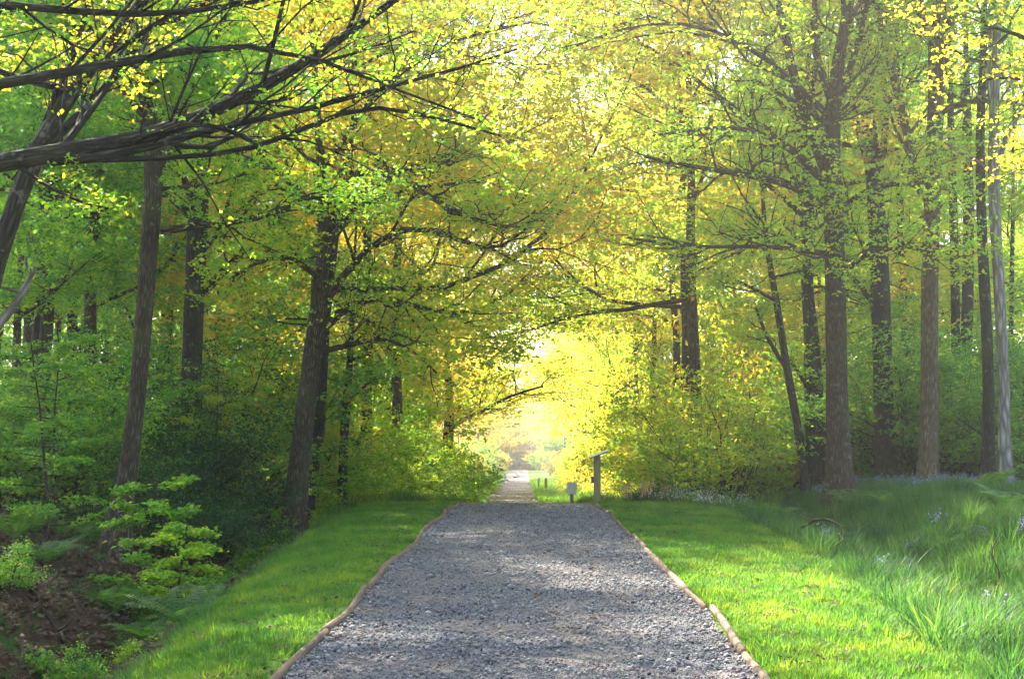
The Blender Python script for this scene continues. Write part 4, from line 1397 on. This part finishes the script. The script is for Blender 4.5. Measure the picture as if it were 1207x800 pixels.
for (px, d, h, lab) in ((635, 128, 1.15, 'thin far waymark post beside the distant path, left of a pair'), (643.5, 122, 1.25, 'thicker far waymark post beside the distant path, right of a pair')):
    p = W(px, 560, d)
    e = empty('waymark_post', (p[0], d, hz(p[0], d)))
    tag(e, lab, 'post')
    box('post', .13 if px < 640 else .2, .13, h, M['post'], e, (0, 0, h / 2 - .1))
    box('cap', .16 if px < 640 else .24, .17, .05, M['black'], e, (0, 0, h - .07))

# ------------------------------------------------------------------ fallen branches, pink flowers
def stick(label, pts, d0, r, seed, name='fallen_branch', mat='bark'):
    P_ = []
    for q in pts:
        d = q[2]
        x = (q[0] - VPX) / F_PX * d
        P_.append([x, d, hz(x, d) + q[3]])
    P_ = np.array(P_)
    base = P_[0].copy()
    lp, lr = resample(P_ - base, np.linspace(r, r * .35, len(P_)), 12)
    r3 = np.random.default_rng(seed)
    br = [(lp, lr)]
    for k in (4, 6, 8, 10):
        br.append(bend(lp[k], unit(r3.normal(size=3) + np.array([0, 0, .8])), .35 * r3.uniform(.5, 1.4), lr[k] * .5, 5, r3, .25, 0, .004))
    V, F = tubes(br, lambda r: 6)
    o = link(name, mesh(name, V, F, [M[mat]], None, True))
    o.location = tuple(base)
    tag(o, label, 'branch')


stick('curved bare fallen branch arching out of the grass below the furrowed oak',
      [(940, 21.6, 21.6, .30), (960, 21.4, 21.4, .52), (980, 21.2, 21.2, .58), (992, 21.0, 21.0, .50), (990, 20.7, 20.7, .34), (978, 20.4, 20.4, .2)], 21, .024, 1)
stick('dead upright stick in the long grass at right beside the bluebells', [(1120, 20, 20, 0), (1112, 20, 20, .3), (1108, 20, 20, .55)], 20, .012, 2)
stick('bleached stick leaning in the grass at the far right', [(1165, 18, 18, 0), (1172, 18, 18, .3), (1160, 18, 18, .6), (1175, 18, 18, .8)], 18, .012, 3)
stick('dark rotting branch lying on the mossy bank at lower left', [(0, 19, 19, .12), (25, 19, 19, .15), (50, 18.6, 18.6, .1), (80, 18, 18, .03)], 18, .05, 4, mat='barkdark')
stick('dry stick on the leaf litter beneath the leaning brown trunk', [(90, 23, 23, .06), (120, 22.8, 22.8, .08), (150, 22, 22, .04)], 22, .025, 5)
stick('short broken branch in the dark hollow at bottom left', [(20, 14, 14, .04), (60, 14.4, 14.4, .08), (95, 14.2, 14.2, .04)], 14, .03, 6)
r3 = np.random.default_rng(5)
for i, (px, d, lab) in enumerate([(743, 38.5, 'pink flower spike between the slanted board and the dark shrub'), (762, 37.5, 'pink flower spikes in front of the small dark shrub'), (783, 40, 'pale pink flower spikes right of the small dark shrub')]):
    x = (px - VPX) / F_PX * d
    e = empty('pink_flower', (x, d, hz(x, d)))
    tag(e, lab, 'flower')
    br, an = [], []
    for k in range(6):
        bp, b_r = bend((r3.normal() * .08, r3.normal() * .08, 0), (r3.normal() * .15, 0, 1), .5, .005, 5, r3, .06, 0, .003)
        br.append((bp, b_r))
        an += list(bp[2:])
    V, F = tubes(br, lambda r: 4)
    link('stem', mesh('stem', V, F, [M['tall']], {'var': ('FACE', np.full(len(F), .4))}), e)
    V, F, var = leaves(np.array(an), 10, r3, .03, 1, .04, tilt=1.2)
    link('blossom', mesh('blossom', V, F, [M['pink']], {'var': ('FACE', var)}), e)

# ------------------------------------------------------------------ haze
hb_ = mesh('haze', np.array([(x, y, z) for x in (-720, 720) for y in (-70, 820) for z in (-4.5, 26)], float),
           np.array([(0, 1, 3, 2), (4, 6, 7, 5), (0, 4, 5, 1), (2, 3, 7, 6), (0, 2, 6, 4), (1, 5, 7, 3)]))
m, nt, out = newmat('haze_air')
pv = nd(nt, 'ShaderNodeVolumePrincipled', Density=.0011, Anisotropy=.72)
pv.inputs['Color'].default_value = (1.0, .955, .85, 1)
nt.links.new(pv.outputs[0], out.inputs['Volume'])
hb_.materials.append(m)
tag(link('haze', hb_), 'thin sunlit morning haze filling the wood', 'haze', kind='stuff')
